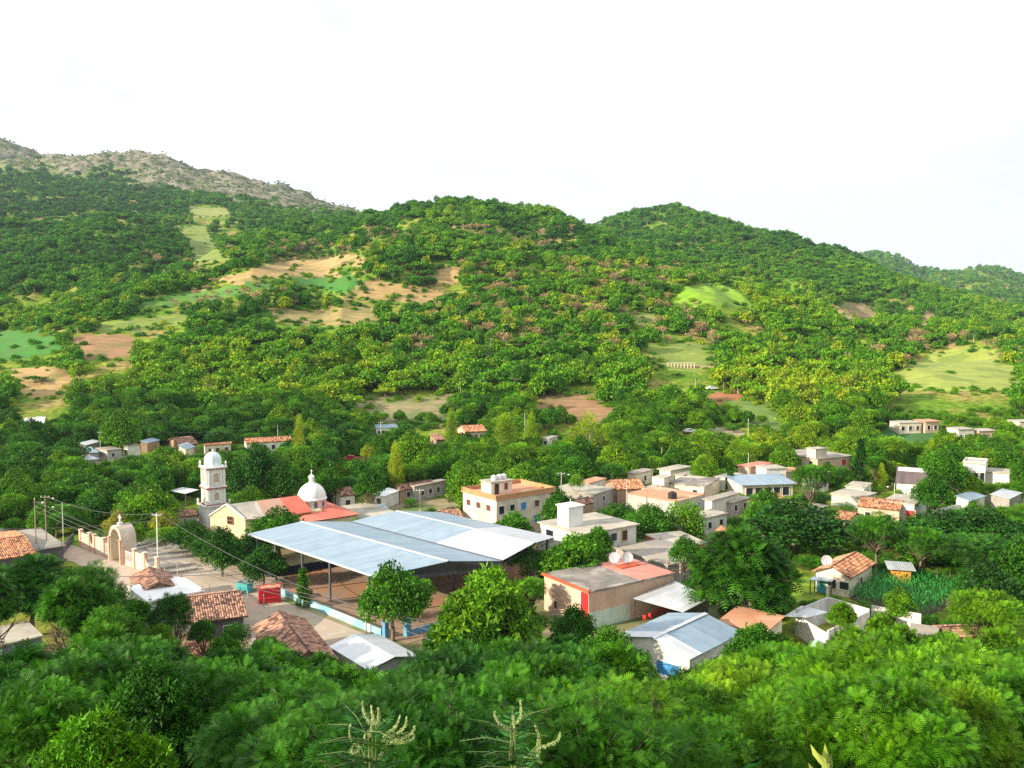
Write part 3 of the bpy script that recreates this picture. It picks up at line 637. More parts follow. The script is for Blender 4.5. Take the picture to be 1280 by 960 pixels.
def house(label, Lp, Np, Rp, h, wall=white, roof='flat', rm=None, wl=None, wr=None, name='house', cat='house', z=None, pane=glass, fr=frame_w, rise=1.5, over=.25, ridge='r', group=None, parapet=.0, winh=(1.0, 2.2), doorm=None, extra=None, winw=1.0, key=None, dl=None, dr=None, c4=None, roofname='roof'):
    if c4 is None:
        L_, Nn, R_, B_ = rect(Lp, Np, Rp, h)
    else: L_, Nn, R_, B_ = c4
    zz = 0.0 if z is None else z
    cx = (L_+R_)/2; t = thing(name, label, cat, (cx.x, cx.y, zz), group); HOUSES[key or label] = (t, L_, Nn, R_, B_, h)
    pol = [(p.x, p.y) for p in (L_, Nn, R_, B_)]
    b = MB(); b.prism(pol, zz-1.0, h-.12 if roof == 'flat' else h); w = b.build('wall', wall, t)
    guard(pol, 1.0); guardbox([(p[0], p[1], hh) for p in pol for hh in (zz+h*.35, h)])
    c = Vector(((L_.x+R_.x)/2, (L_.y+R_.y)/2, 0))
    def ex(p, o): q = Vector((p.x, p.y, 0)); dl_ = (Vector((L_.x, L_.y, 0))-Vector((Nn.x, Nn.y, 0))).normalized(); dr_ = (Vector((R_.x, R_.y, 0))-Vector((Nn.x, Nn.y, 0))).normalized(); s = q-c; return q+dl_*o*(1 if s.dot(dl_) > 0 else -1)+dr_*o*(1 if s.dot(dr_) > 0 else -1)
    El, En, Er, Eb = [ex(p, over) for p in (L_, Nn, R_, B_)]
    up = lambda p, q: Vector((p.x, p.y, q))
    if roof == 'flat':
        rb = MB(); rb.prism([(p.x, p.y) for p in (El, En, Er, Eb)], h-.12, h+.08); ro = rb.build(roofname, rm or rconc, t)
        if parapet > 0:
            pb = MB(); cs = [ex(p, -.10) for p in (L_, Nn, R_, B_)]
            for i in range(4):
                a, d = cs[i], cs[(i+1) % 4]; m = (a+d)/2; ln = (d-a).length+(.2 if i % 2 else -.2); pb.box((m.x, m.y, h+.08+parapet/2), (ln, .2, parapet), d-a)
            pb.build('parapet', wall, t)
        for p in ((L_, Nn, R_, B_) if len(HOUSES) % 3 == 0 else ()):     # reinforcement stubs left standing at corners
            q = ex(p, -.25); nb = MB(); nb.box((q.x+.1, q.y, h+.12), (.4, .22, .1))
            for k in range(3): nb.tube([(q.x+.12*k, q.y, h+.1), (q.x+.12*k+random.uniform(-.06, .06), q.y, h+random.uniform(.5, .9))], .02, 4)
            nb.build('rebar', M('rebar', (.18,.08,.05), None, 2, .8, 0), t)
    elif roof in ('tile', 'metal'):
        if ridge == 'r': a, b2, c2, d2 = Eb, Er, En, El     # ridge runs N->R direction: slopes face l side
        # ridge parallel to N-R: slopes descend towards N-R edge and towards L-B edge
        if ridge == 'r':
            m1 = (El+En)/2; m2 = (Er+Eb)/2; slopes = [(En, Er, m2, m1), (Eb, El, m1, m2)]; gab = [(L_, Nn), (R_, B_)]
        else:
            m1 = (En+Er)/2; m2 = (El+Eb)/2; slopes = [(El, En, m1, m2), (Er, Eb, m2, m1)]; gab = [(Nn, R_), (B_, L_)]
        rb = MB()
        for (p, q, r, s) in slopes:
            qd = [up(p, h-.02), up(q, h-.02), up(r, h+rise), up(s, h+rise)]
            if roof == 'tile': rb.tiles(qd)
            else: rb.slab(qd, .06)
        ro = rb.build(roofname, rm or tile, t)
        for (p, q) in gab:
            gb = MB()
            m = (p+q)/2; n = (q-p).normalized(); n = Vector((n.y, -n.x, 0))*.10; inn = Vector((c.x, c.y, 0))-Vector((m.x, m.y, 0)); inn = inn.normalized()*.2
            v = [up(p, h-.02), up(q, h-.02), up(m, h+rise-.12)]; v2 = [x+inn for x in v]
            gb.add(v+v2, [(0, 1, 2), (5, 4, 3), (0, 3, 4, 1), (1, 4, 5, 2), (2, 5, 3, 0)])
            gb.build('gable', wall, t)
        if roof == 'tile':
            kb = MB(); kb.tube([up(m1, h+rise+.08), up((m1+m2)/2, h+rise+.05), up(m2, h+rise+.08)], .12, 6); kb.build('ridge_tiles', rm or tile, t)
    elif roof in ('mono', 'monotile'):                          # slopes down towards ridge side letter
        hi = h+rise
        if ridge == 'r': qd = [up(En, h), up(Er, h), up(Eb, hi), up(El, hi)]
        else: qd = [up(El, h), up(En, h), up(Er, hi), up(Eb, hi)]
        rb = MB()
        rb.tiles(qd) if roof == 'monotile' else rb.slab(qd, .06)
        rb.build(roofname, rm or ting, t)
        wb = MB()
        if ridge == 'r': hs = {0: hi, 1: h, 2: h, 3: hi}
        else: hs = {0: h, 1: h, 2: hi, 3: hi}
        ps = (L_, Nn, R_, B_); ps = [Vector((p.x, p.y, 0))+(c-Vector((p.x, p.y, 0))).normalized()*.12 for p in ps]
        wb.add([up(p, h-.05) for p in ps]+[up(p, hs[i]-.1) for i, p in enumerate(ps)], [(0, 1, 5, 4), (1, 2, 6, 5), (2, 3, 7, 6), (3, 0, 4, 7), (4, 5, 6, 7), (3, 2, 1, 0)]); wb.build('gable', wall, t)
    # openings. wl: left face (L->N), wr: right face (N->R); entries (u, z0, z1[, width, pane, frame])
    for (lst, a, b_) in ((wl, L_, Nn), (wr, Nn, R_)):
        if isinstance(lst, int):
            ln = (b_-a).length; lst = [((i+.5)/lst, zz+winh[0], zz+winh[1]) for i in range(lst)]
        for e in (lst or []):
            opening(t, up(a, 0), up(b_, 0), e[0], e[3] if len(e) > 3 else winw, e[1], e[2], e[4] if len(e) > 4 else pane, e[5] if len(e) > 5 else fr, e[6] if len(e) > 6 else 'window')
    return t
def roofbox(t, p, w, d, z0, h, m, name='roof_room', dirx=(1, 0, 0), cap=True, slab=rlight):
    b = MB(); b.box((p.x, p.y, z0+h/2), (w, d, h), dirx); o = b.build(name, m, t)
    if cap: c = MB(); c.box((p.x, p.y, z0+h+.077), (w+.5, d+.5, .15), dirx); sub(o, 'roof_slab', c, slab)
    return o
def tank(p, z, label, r=.55, h=1.15, m=blackp, group=None):
    t = thing('water_tank', label, 'water tank', (p.x, p.y, z), group)
    b = MB(); b.lathe([(0, 0), (r, 0), (r, h*.3), (r*1.03, h*.33), (r, h*.36), (r, h*.72), (r*.8, h*.86), (r*.3, h*.93)], (p.x, p.y, z), 16); b.build('tank_body', m, t, smooth=False)
    c = MB(); c.lathe([(r*.3, h*.9), (r*.3, h), (0, h)], (p.x, p.y, z), 12); c.build('lid', m, t)
def dish(p, z, label, r=.7, face=(-.3, -.9, .35), group='satellite dishes on the roofs'):
    t = thing('satellite_dish', label, 'satellite dish', (p.x, p.y, z), group)
    f = Vector(face).normalized(); c = Vector((p.x, p.y, z+.35+r*1.0)); a = f.cross(Vector((0, 0, 1))).normalized(); b_ = a.cross(f)
    b = MB(); vs = []; fs = []; n = 18
    for i, (rr, dd) in enumerate(((.02, 0), (.4, .05), (.75, .15), (1.0, .27), (1.0, .22), (.75, .10), (.4, 0), (.02, -.05))):
        for k in range(n): th = 6.2832*k/n; vs.append(c+(a*math.cos(th)+b_*math.sin(th))*rr*r+f*(dd-.1)*r)
    for i in range(7):
        for k in range(n): fs.append((i*n+k, i*n+(k+1) % n, (i+1)*n+(k+1) % n, (i+1)*n+k))
    b.add(vs, fs); b.build('reflector', M('dish_grey', (.46,.47,.49), (.38,.39,.41), 1, .7, 0), t)
    m = MB(); m.tube([(p.x, p.y, z), (p.x, p.y, z+.35+r*.3), c-f*.12*r], .04, 6)
    for s in (-1, 1): m.tube([(p.x+.35*s, p.y+.15, z), (p.x, p.y, z+.5)], .025, 4)
    m.build('mount', steel, t)
    k = MB(); k.tube([c-b_*r*.85+f*.1*r, c+f*r*.9-b_*.1], .02, 4); k.tube([c+f*r*.85-b_*.1, c+f*r*1.05-b_*.1], .05, 6); k.build('feed_arm', steel, t)

def W(n, a=.12, b=.88, z0=1.0, z1=2.2, w=1.0, *r): return [(a+(b-a)*(i+.5)/n, z0, z1, w, *r) for i in range(n)]
# --- cream two storey block with the terracotta roof edge
band = M('roof_band_rust', (.58,.30,.14), (.40,.19,.09), 1.2, .9, .2)
h1 = house('cream two storey apartment house with rusty orange roof edge and blue shutters', (578,619), (620.5,625), (694,621), 7.3, cream, rm=rterra, name='apartment_house', key='cream', parapet=0,
  wl=[(.18,4.9,6.0,1.3,rpane),(.48,4.9,6.0,1.3,rpane),(.78,4.9,6.0,1.3,rpane)],
  wr=[(.08,4.5,6.0,1.2,glass),(.26,4.7,6.0,1.1,glass),(.45,4.7,6.1,1.2,bpane),(.68,4.9,6.1,1.1,rpane),(.89,4.9,6.1,1.1,rpane),(.45,1.9,3.3,1.2,bpane),(.67,1.9,3.3,1.2,bpane),(.89,2.2,3.2,.7,glass)])
t, L_, Nn, R_, B_, h = HOUSES['cream']
b = MB(); cs = [L_, Nn, R_, B_]
for i in range(4):
    a, d = cs[i], cs[(i+1) % 4]; m = (a+d)/2; b.box((m.x, m.y, h+.45), ((d-a).length+(.5 if i % 2 else .06), .22, .72), d-a)
b.build('roof_band', band, t)
ur = (R_-Nn).normalized(); ul = (L_-Nn).normalized()
pc = Nn+ur*(R_-Nn).length*.32+ul*(L_-Nn).length*.5
rr = roofbox(t, pc+ur*-.4, 5.0, 3.2, h+.08, 2.3, cream, 'stair_room', ur)
b = MB(); q = pc-ul*1.65; b.box((q.x-ur.x*1.6, q.y-ur.y*1.6, h+1.1), (.9, .1, 2.0), ur); sub(rr, 'doorway', b, glass)
b = MB(); q = pc-ul*1.65; b.box((q.x+ur.x*.6, q.y+ur.y*.6, h+1.4), (.7, .1, 1.2), ur); sub(rr, 'window', b, rpane)
for k in (-1.1, .2, 1.3): q = pc+ur*k; tank(q, h+2.53, 'white roof tank on the stair room of the cream apartment house', .5, 1.0, whitep, 'white tanks on the stair room')
# --- white house with the square roof tower
house('white and grey two storey house with a square white tower on its roof', (676,657), (726,668), (797.5,656), 6.0, white, rm=rlight, key='sq', over=.4,
  wl=[(.25,3.6,5.2,1.9),(.85,3.6,5.2,1.6)], wr=[(.34,3.9,5.2,1.3),(.58,3.9,5.2,1.3),(.78,3.7,5.3,1.1,glass,orange_p),(.86,.4,1.4,.8)])
t, L_, Nn, R_, B_, h = HOUSES['sq']; ur = (R_-Nn).normalized(); ul = (L_-Nn).normalized()
q = Nn+ul*(L_-Nn).length*.55+ur*2.6; roofbox(t, q, 3.1, 2.9, h+.08, 3.3, whitep, 'roof_tower', ur, True, whitep)
b = MB(); b.tube([(q.x, q.y, h+3.5), (q.x, q.y, h+4.5)], .05, 5); b.build('vent_pipe', whitep, t)
# --- long peach hall with red trim
house('long peach coloured hall with red roof trim and stained concrete roof', (681,724.5), (736,740), (846,717), 5.0, peach, rm=rdark, key='hall', name='hall', over=.15,
  wl=[(.92,.6,4.6,1.2,redp,redp,'door'),(.28,.9,1.9,.6,glass,peach)], wr=[])
t, L_, Nn, R_, B_, h = HOUSES['hall']; ur = (R_-Nn).normalized(); ul = (L_-Nn).normalized(); LR = (R_-Nn).length; LL = (L_-Nn).length
b = MB(); m = (L_+Nn)/2; b.box((m.x-ur.x*.12, m.y-ur.y*.12, h+.02), (LL+.5, .3, .34), ul); b.build('red_trim', redw, t)
b = MB(); q = Nn+ur*LR*.80+ul*LL*.5; b.box((q.x, q.y, h+.10), (LR*.42, LL+.2, .06), ur); b.build('pink_roof_patch', rpink, t)
b = MB(); q = Nn+ur*LR*.24-ul*.03; b.box((q.x, q.y, .9), (LR*.46, .10, 2.6), ur); b.build('mint_dado', mint, t)
b = MB(); q = L_+(Nn-L_)*.5-ur*1.3
for k in range(5):
    a = L_+(Nn-L_)*(.30+.13*k)-ur*1.1; b.tube([(a.x, a.y, 0), (a.x, a.y, 1.0+.35*k)], .04, 5)
a = L_+(Nn-L_)*.3-ur*1.1; c = L_+(Nn-L_)*.82-ur*1.1
for o in (.35, .7, 1.0): b.tube([(a.x, a.y, o), (c.x, c.y, 1.4+o)], .035, 5)
b.build('stair_railing', peach, t)
b = MB()
for k in range(7):
    a = L_+(Nn-L_)*(.32+.075*k)-ur*.6; b.box((a.x, a.y, .1+.11*k), ((Nn-L_).length*.075, .96, .24+.22*k), ul)
b.build('stairs', rconc, t)
q = Nn+ur*LR*.70+ul*LL*.75; q2 = Nn+ur*LR*.79+ul*LL*.62
b = MB(); b.box((q2.x, q2.y, h+.2), (3.4, 1.6, .14), ur); b.build('roof_plinth', redw, t)
dish(q, h+.12, 'left grey satellite dish on the pink end of the peach hall roof', .78); dish(q2, h+.26, 'right grey satellite dish on the red plinth of the peach hall roof', .78, (.1,-.9,.5))
# --- open sheds: sheet roof on posts
def shed(label, quad, posts, rm, name='shed', cat='shed', thick=.06, group=None, back=None):
    """quad: (px, py, z) x4 ; posts: list of (i, j) corner mixes"""
    q = [P(*c) for c in quad]; c = sum(q, Vector())/4
    t = thing(name, label, cat, (c.x, c.y, 0), group)
    n = (q[1]-q[0]).cross(q[3]-q[0]); 
    if n.z < 0: q = [q[0], q[3], q[2], q[1]]
    b = MB(); b.slab(q, thick); b.build('roof', rm, t)
    pb = MB()
    for k, p in enumerate(q):
        p = p.lerp(c, .06); d = MB(); d.box((p.x, p.y, (p.z-.5)/2-.03), (.14, .14, p.z+.5-.06)); d.build('post', steel, t)
    f = MB()
    for k in range(4): f.tube([q[k].lerp(c, .05)-Vector((0, 0, .12)), q[(k+1) % 4].lerp(c, .05)-Vector((0, 0, .12))], .05, 4)
    f.build('frame', steel, t)
    if back:
        for (i, j, m, hh) in back:
            a, d = q[i].lerp(c, .09), q[j].lerp(c, .09); m_ = (a+d)/2; w = MB(); w.box((m_.x, m_.y, (hh-.5)/2), ((Vector((d.x, d.y, 0))-Vector((a.x, a.y, 0))).length, .12, hh+.5), d-a); w.build('wall', m, t)
    guard([(p.x, p.y) for p in q], .6); guardbox([tuple(p) for p in q]); return t, q
tcar, qcar = shed('open carport with a grey corrugated sheet roof beside the peach hall', [(791,747.5,3.2),(854,765,3.2),(887.5,747.5,3.9),(844,726,3.9)], 4, ting, 'carport', 'carport', back=[(2,3,darkst,2.6)])
# red plastic chairs stacked leaning under the carport
def chair(p, rz, label, tilt=0.0):
    t = thing('plastic_chair', label, 'chair', (p.x, p.y, p.z), 'red plastic chairs under the carport'); base = Vector(p)
    def bb(name, items):
        b = MB()
        for c, e in items: b.box(base+Vector(c), e)
        return b.build(name, redp, t)
    bb('seat', [((0, 0, .43), (.44, .44, .04))]); bb('backrest', [((0, .2, .68), (.44, .04, .42))])
    for sx in (-.19, .19):
        for sy in (-.19, .19): bb('leg', [((sx, sy, .205), (.04, .04, .41))])
        bb('armrest', [((sx*1.15, 0, .62), (.04, .40, .03)), ((sx*1.15, -.18, .53), (.04, .04, .15))])
    t.rotation_euler = (0, 0, rz); return t
for k in range(6):
    p = P(806+6.2*k, 777-2.6*k, .0); p.z = .05
    chair(p, R(150+random.uniform(-8, 8)), 'red plastic chair in the row under the grey carport roof')
# --- metal gable hall at the front
house('low hall with a blue grey ribbed metal gable roof in front of the carport', (776,792), (862,822), (930,790), 3.6, white, 'metal', tinb, ridge='r', rise=1.15, key='metalhall', name='hall', over=.35,
  wl=[(.3,1.2,2.5,2.6,bluew),(.72,.8,2.3,3.0,bpane)], wr=W(3))
t, L_, Nn, R_, B_, h = HOUSES['metalhall']; ur = (R_-Nn).normalized(); ul = (L_-Nn).normalized()
m1 = (L_+Nn)/2; b = MB(); up = lambda p, q: Vector((p.x, p.y, q))
for (e, s) in ((Nn-ul*.37, 1), (L_+ul*.37, -1)):
    a = e-ur*.37; c = m1-ur*.37; q = [up(a, h+.03), up(a+ur*2.4, h+.03), up(c+ur*2.4, h+1.2), up(c, h+1.2)]
    b.slab(q if s > 0 else [q[0], q[3], q[2], q[1]], .04)
b.slab([up(m1-ul*.5-ur*.36, h+1.17), up(m1-ul*.5+ur*((R_-Nn).length+.3), h+1.17), up(m1+ul*0+ur*((R_-Nn).length+.3), h+1.24), up(m1-ur*.36, h+1.24)], .02)
b.build('white_sheets', tinw, t)
house('small house with an orange painted roof behind the blue grey metal hall', (905,770), (955,790), (985,775), 3.4, cream, 'mono', rterra, ridge='l', rise=.5, over=.3, wl=1, wr=1)
house('narrow shed with a white sheet roof between the orange roof and the roofless walls', (930,760), (958,780), (975,765), 3.2, white, 'mono', tinw, ridge='l', rise=.25, over=.2, name='shed', cat='shed')
# --- unfinished roofless house
def wallrun(label, pts, hgt, m, name='wall', cat='wall', th=.2, capm=None, z=0.0, group=None):
    t = None; ps = [Vector(p) if len(p) == 3 and isinstance(p, Vector) else P(*p, z) for p in pts]; c = sum(ps, Vector())/len(ps)
    t = thing(name, label, cat, (c.x, c.y, z), group)
    b = MB()
    for i in range(len(ps)-1):
        a, d = ps[i], ps[i+1]; mm = (a+d)/2; b.box((mm.x, mm.y, z+hgt/2-.2), ((d-a).length+th, th*(1 if i % 2 else .97), hgt+.4+.006*i), d-a)
    b.build('wall_panel', m, t)
    if capm:
        b = MB()
        for i in range(len(ps)-1):
            a, d = ps[i], ps[i+1]; mm = (a+d)/2; b.box((mm.x, mm.y, z+hgt+.055+.004*i), ((d-a).length+th+.08, th+.1, .1), d-a)
        b.build('coping', capm, t)
    guardbox([(p.x, p.y, z+hgt) for p in ps]+[(p.x, p.y, z) for p in ps]); 
    return t
zt = 3.0
c4 = [P(996,765,zt), P(1035,788,zt), P(1086,764,zt), P(1035,749,zt)]
t = thing('unfinished_house', 'roofless unfinished house of raw white block walls beside the maize plot', 'house', tuple(((c4[0]+c4[2])/2).xy)+(0,))
guard([(p.x, p.y) for p in c4], .5); guardbox([tuple(p) for p in c4])
for i in range(4):
    a, d = c4[i].copy(), c4[(i+1) % 4].copy(); m = (a+d)/2; b = MB(); hh = [2.6, 3.0, 3.3, 3.3][i]
    b.box((m.x, m.y, hh/2-.3), ((d-a).length+.16, .18+.004*i, hh+.6), d-a); o = b.build('wall', white if i != 3 else M('wall_grey_white', (.62,.64,.66), (.5,.52,.54), 1, .9, .1), t)
    if i in (1, 2): 
        b = MB(); dd = (d-a).normalized(); nn = Vector((dd.y, -dd.x, 0)); b.box((m.x+nn.x*.0, m.y+nn.y*.0, 1.9), (1.6, .24, 1.2), dd); sub(o, 'window_opening', b, glass)
q = [P(980,770,3.0), P(1010,771.5,3.0), P(1036,765,3.1), P(1002,757,3.1)]
b = MB(); b.slab(q, .05); b.build('sheet_roof', tinw, t)
wallrun('long white block wall running right from the roofless house under the maize plot', [(1090,775), (1150,786)], 2.0, white)
b = MB(); q = [P(1012,808,1.2), P(1050,812,1.0), P(1054,796,1.9), P(1026,790,2.1)]; b.slab(q, .04)
single('tin_sheet', 'loose curled tin sheet leaning below the roofless house', 'tin sheet', b, tinw, (q[0].x, q[0].y, 0))
b = MB(); 
house('ruined white walled store at the right end of the white block wall', (1148,785), (1172,797), (1186,786), 2.2, white, 'mono', rconc, ridge='l', rise=.15, over=.05, name='store', cat='store')
house('low wall house with a broken clay tile roof at the lower right', (1182,786), (1190,796), (1256,806), 2.0, adobe, 'tile', tiled, ridge='r', rise=.55, over=.35)
# --- tiled house with dish by the maize plot
house('small house with bright orange clay tiles and a teal door beside the maize plot', (1027,712), (1062,722), (1098,704), 3.0, cream, 'tile', tile, ridge='r', rise=1.3, over=.4, key='tileh', wl=[(.5,1.0,2.3,1.1),(.85,1.1,2.2,1.3),(.18,.1,2.3,.9,teal,teal,'door')], wr=[(.5,.9,2.0,.9)])
t, L_, Nn, R_, B_, h = HOUSES['tileh']
q = P(1033, 707, 3.6); dish(q, 3.2, 'white round dish on the end of the orange tiled house', .8)
shed('small awning of blue grey sheet in front of the orange tiled house', [(1012,724,2.2),(1040,727,2.2),(1044,723,2.4),(1018,720,2.4)], 4, tinb, 'awning', 'awning')
wallrun('cream plot wall beside the orange tiled house', [(1034,746), (1062,731)], 1.5, cream)
house('small yellow orange hut under a grey sheet roof behind the maize plot', (1123,709), (1139,712), (1144,706), 2.3, orange_p, 'mono', ting, ridge='l', rise=.3, over=.6, name='hut', cat='hut')
# ------------------------------------------------------------------ roofed court
def cpt(x, y, z): return Vector((x, y, z))
A0, A1 = cpt(-41.8,138.6,6.2), cpt(-17.7,114.8,6.2); R10, R11 = cpt(-34.1,141.5,7.5), cpt(-8.6,117.8,7.5)
V0, V1 = cpt(-27.3,146.9,6.2), cpt(-1.5,122.6,6.2); R20, R21 = cpt(-19.7,149.5,7.5), cpt(3.3,127.6,7.5); E0, E1 = cpt(-12.7,154.4,6.2), cpt(6.8,136.5,6.2)
t = thing('court_roof', 'large open court under a double gabled blue grey sheet roof', 'roofed court', (-18, 132, 0))
whr = tin('sheet_pale', (.62,.65,.70), (.54,.57,.62))
def rs(nm, q, m):
    b = MB(); b.slab(q, .07); return b.build(nm, m, t)
mix = lambda a, b, k: a.lerp(b, k)
rs('roof', [A0, A1, R11, R10], tinb); rs('roof', [R10, R11, V1, V0], tinb)
k = .60
rs('roof', [V0, mix(V0, V1, k), mix(R20, R21, k), R20], tinb); rs('roof', [mix(V0, V1, k), V1, R21, mix(R20, R21, k)], whr)
rs('roof', [R20, mix(R20, R21, k), mix(E0, E1, k), E0], tinb); rs('roof', [mix(R20, R21, k), R21, E1, mix(E0, E1, k)], whr)
for a, b_ in ((R10, R11), (R20, R21)):
    b = MB(); d = (b_-a).normalized(); n = Vector((-d.y, d.x, 0))*.32; u = Vector((0, 0, .05)); b.slab([a-n+u*.2, b_-n+u*.2, b_+u*1.9, a+u*1.9], .03); b.slab([a+u*1.9, b_+u*1.9, b_+n+u*.2, a+n+u*.2], .03); b.build('ridge_cap', whr, t)
b = MB(); b.tube([V0+Vector((0, 0, .04)), V1+Vector((0, 0, .04))], .14, 6); b.build('valley_gutter', steel, t)
b = MB(); d = (A1-A0).normalized(); n = Vector((d.y, -d.x, 0))*.1; b.box(((A0+A1)/2+n-Vector((0, 0, .1))), ((A1-A0).length, .16, .24), d); b.build('gutter', whr, t)
for (a0, a1, ks) in ((A0, A1, (.04, .2, .42, .64, .93)), (V0, V1, (.03, .25, .5, .75, .97)), (E0, E1, (.03, .35, .66, .97))):
    for kk in ks:
        p = mix(a0, a1, kk); c = Vector((-18, 133, 0)); p = p+(Vector((c.x, c.y, p.z))-p).normalized()*.7
        b = MB(); b.box((p.x, p.y, 2.9), (.32, .22, 6.3), d); b.build('post', steel, t)
def truss(a, r, v, nm='truss'):
    b = MB(); dn = Vector((0, 0, -.18)); a2, r2, v2 = a+dn, r+dn, v+dn; bot = Vector((0, 0, -.75))
    b.tube([a2, r2, v2], .06, 4); b.tube([a2+bot*.7, v2+bot*.7], .06, 4)
    n = 12; prev = None
    for i in range(n+1):
        k = i/n; lo = mix(a2+bot*.7, v2+bot*.7, k); hi = mix(a2, r2, k*2) if k < .5 else mix(r2, v2, k*2-1)
        b.tube([lo, hi], .035, 4)
        if prev is not None: b.tube([prev, hi if i % 2 else lo], .03, 4)
        prev = lo if i % 2 == 0 else hi
    b.build(nm, steel, t)
for kk in (.015, .2, .4, .6, .8, .985):
    truss(mix(A0, A1, kk), mix(R10, R11, kk), mix(V0, V1, kk)); truss(mix(V0, V1, kk), mix(R20, R21, kk), mix(E0, E1, kk))
b = MB(); dn = Vector((0, 0, -.4))
for (p, q, r) in ((A1, R11, V1),):
    a, c, e = mix(A0, A1, .995)+dn*.3, mix(R10, R11, .995)+dn*.3, mix(V0, V1, .995)+dn*.3
    b.add([a, e, c, a+Vector((0, 0, -.9)), e+Vector((0, 0, -.9))], [(3, 4, 1, 2, 0)])
b.build('gable_sheet', darkst, t)
guard([(p.x, p.y) for p in (A0, A1, E1, E0)], 0); FOOT.pop()
CANO = [(p.x, p.y) for p in (A0, A1, V1, E1, E0)]
guardbox([tuple(p) for p in (A0, V0, R10, A1, R11)]); guardbox([tuple(p) for p in (V0, V1, E0, E1)])
# low walls round the court
wallrun('long low light blue wall along the street side of the court', [Vector((-33.6, 126.6, 0)), Vector((-16.6, 109.7, 0))], 1.0, lblue, 'low_wall')
def pillar(px, py, h, label, w=.75):
    p = P(px, py); t = thing('gate_pillar', label, 'pillar', p); b = MB(); b.box((p.x, p.y, h/2-.1), (w, w, h+.2), d); b.build('shaft', bluew, t); c = MB(); c.box((p.x, p.y, h+.08), (w+.2, w+.2, .16), d); c.build('cap', bluew, t)
pillar(482, 797, 1.9, 'blue pillar ending the light blue court wall', .6); pillar(509, 795, 2.0, 'taller blue pillar on the right side of the court entrance')
wallrun('low bright blue wall right of the court entrance', [(514, 795), (566, 779)], .8, bluew, 'low_wall')
wallrun('dark blue wall on the far side of the court', [(340, 722), (428, 706)], 1.3, dblue, 'low_wall')
# kiosks
def kiosk(px, py, w, dd, h, m, label, rz):
    p = P(px, py); dx = (math.cos(rz), math.sin(rz)); t = thing('kiosk', label, 'kiosk', p); X_ = Vector((dx[0], dx[1], 0)); Y_ = Vector((-dx[1], dx[0], 0))
    b = MB(); b.box((p.x, p.y, h*.5+.05), (w, dd, h-.1), dx); o = b.build('body', m, t)
    c = MB()
    for s in (-1, 1): c.box(p+Y_*s*dd/2+Vector((0, 0, h+.07)), (w+.12, .08, .2), dx); c.box(p+X_*s*w/2+Vector((0, 0, h+.071)), (.08, dd+.04, .198), dx)
    c.build('roof_rim', m, t)
    c = MB(); c.box((p.x, p.y, h+.03), (w-.1, dd-.1, .06), dx); c.build('roof', rterra if m == redp else rdark, t)
    c = MB(); q = p-Y_*(dd/2+.02); c.box((q.x, q.y, h*.62), (w*.7, .05, h*.32), dx); f = c.build('shutter', M('kiosk_shutter_'+label[:4], tuple(x*.7 for x in m.node_tree.nodes['Color Ramp'].color_ramp.elements[1].color[:3]), None, 2, .5, 0), t)
    c = MB(); q = p-Y_*(dd/2+.25); c.box((q.x, q.y, h*.43), (w*.74, .45, .05), dx); c.build('counter', m, t)
    guardbox([(p.x-1, p.y, 0), (p.x+1, p.y, h)]); FOOT.append((p.x, p.y, 2))
kiosk(337, 752, 3.0, 1.9, 2.1, redp, 'bright red kiosk with an open topped rim beside the court wall', R(20)); kiosk(306, 740, 2.0, 1.3, 1.3, teal, 'small teal kiosk left of the red kiosk under the trees', R(-25))
# ------------------------------------------------------------------ churchyard wall and arched gateway
pink = M('wall_pink_trim', (.72,.42,.29), (.62,.36,.25), 1.2, .85, .1); beige = M('wall_beige', (.68,.56,.44), (.58,.47,.36), 1.0, .85, .1, stain=(.6,.5,.42))
G0 = P(101.6, 684); G1 = P(196, 721); gd = (G1-G0).normalized(); gn = Vector((gd.y, -gd.x, 0)); GL = (G1-G0).length
def gp(s, z=0, o=0): q = G0+gd*s+gn*o; return Vector((q.x, q.y, z))
t = thing('churchyard_wall', 'beige and pink churchyard wall with piers, railings and scooped openings', 'wall', gp(GL/2))
def gbox(nm, s0, s1, z0, z1, th, m, o=0): b = MB(); c = gp((s0+s1)/2, (z0+z1)/2, o); b.box(c, (s1-s0, th, z1-z0), gd); return b.build(nm, m, t)
def scoop(s0, s1, zt, m):
    b = MB(); n = 14; vs = []
    for i in range(n+1):
        k = i/n; z = zt-1.3*math.sqrt(max(0, 1-(2*k-1)**2)); vs.append((s0+(s1-s0)*k, z))
    for sg, flip in ((.11, 0), (-.11, 1)):
        P_ = [gp(s, z, sg) for s, z in vs]+[gp(s1, -.2, sg), gp(s0, -.2, sg)]; f = tuple(range(len(P_))); b.add(P_, [f if flip else tuple(reversed(f))])
    top = [gp(s, z, .11) for s, z in vs]+[gp(s, z, -.11) for s, z in vs]; b.add(top, [(i, i+1, n+2+i, n+1+i) for i in range(n)]); b.build('scooped_panel', m, t)
    g = MB()
    for i in range(1, 7): k = i/7; z = zt-1.3*math.sqrt(1-(2*k-1)**2); g.tube([gp(s0+(s1-s0)*k, z-.05), gp(s0+(s1-s0)*k, zt)], .03, 4)
    g.tube([gp(s0, zt-.04), gp(s1, zt-.04)], .03, 4); g.build('grille', steel, t)
K = GL/94.4
ss = lambda px: (px-101.6)*K
for px in (101.6, 114.2, 120.5, 133, 144.5, 158.5, 171, 183, 197): 
    b = gbox('pier', ss(px)-.34, ss(px)+.34, -.3, 3.1, .5, pink); gbox('pier_cap', ss(px)-.43, ss(px)+.43, 3.1, 3.24, .66, beige)
gbox('wall_panel', ss(101.6)+.34, ss(114.2)-.34, -.3, 2.7, .2, beige); scoop(ss(114.2)+.34, ss(120.5)-.34, 2.6, beige)
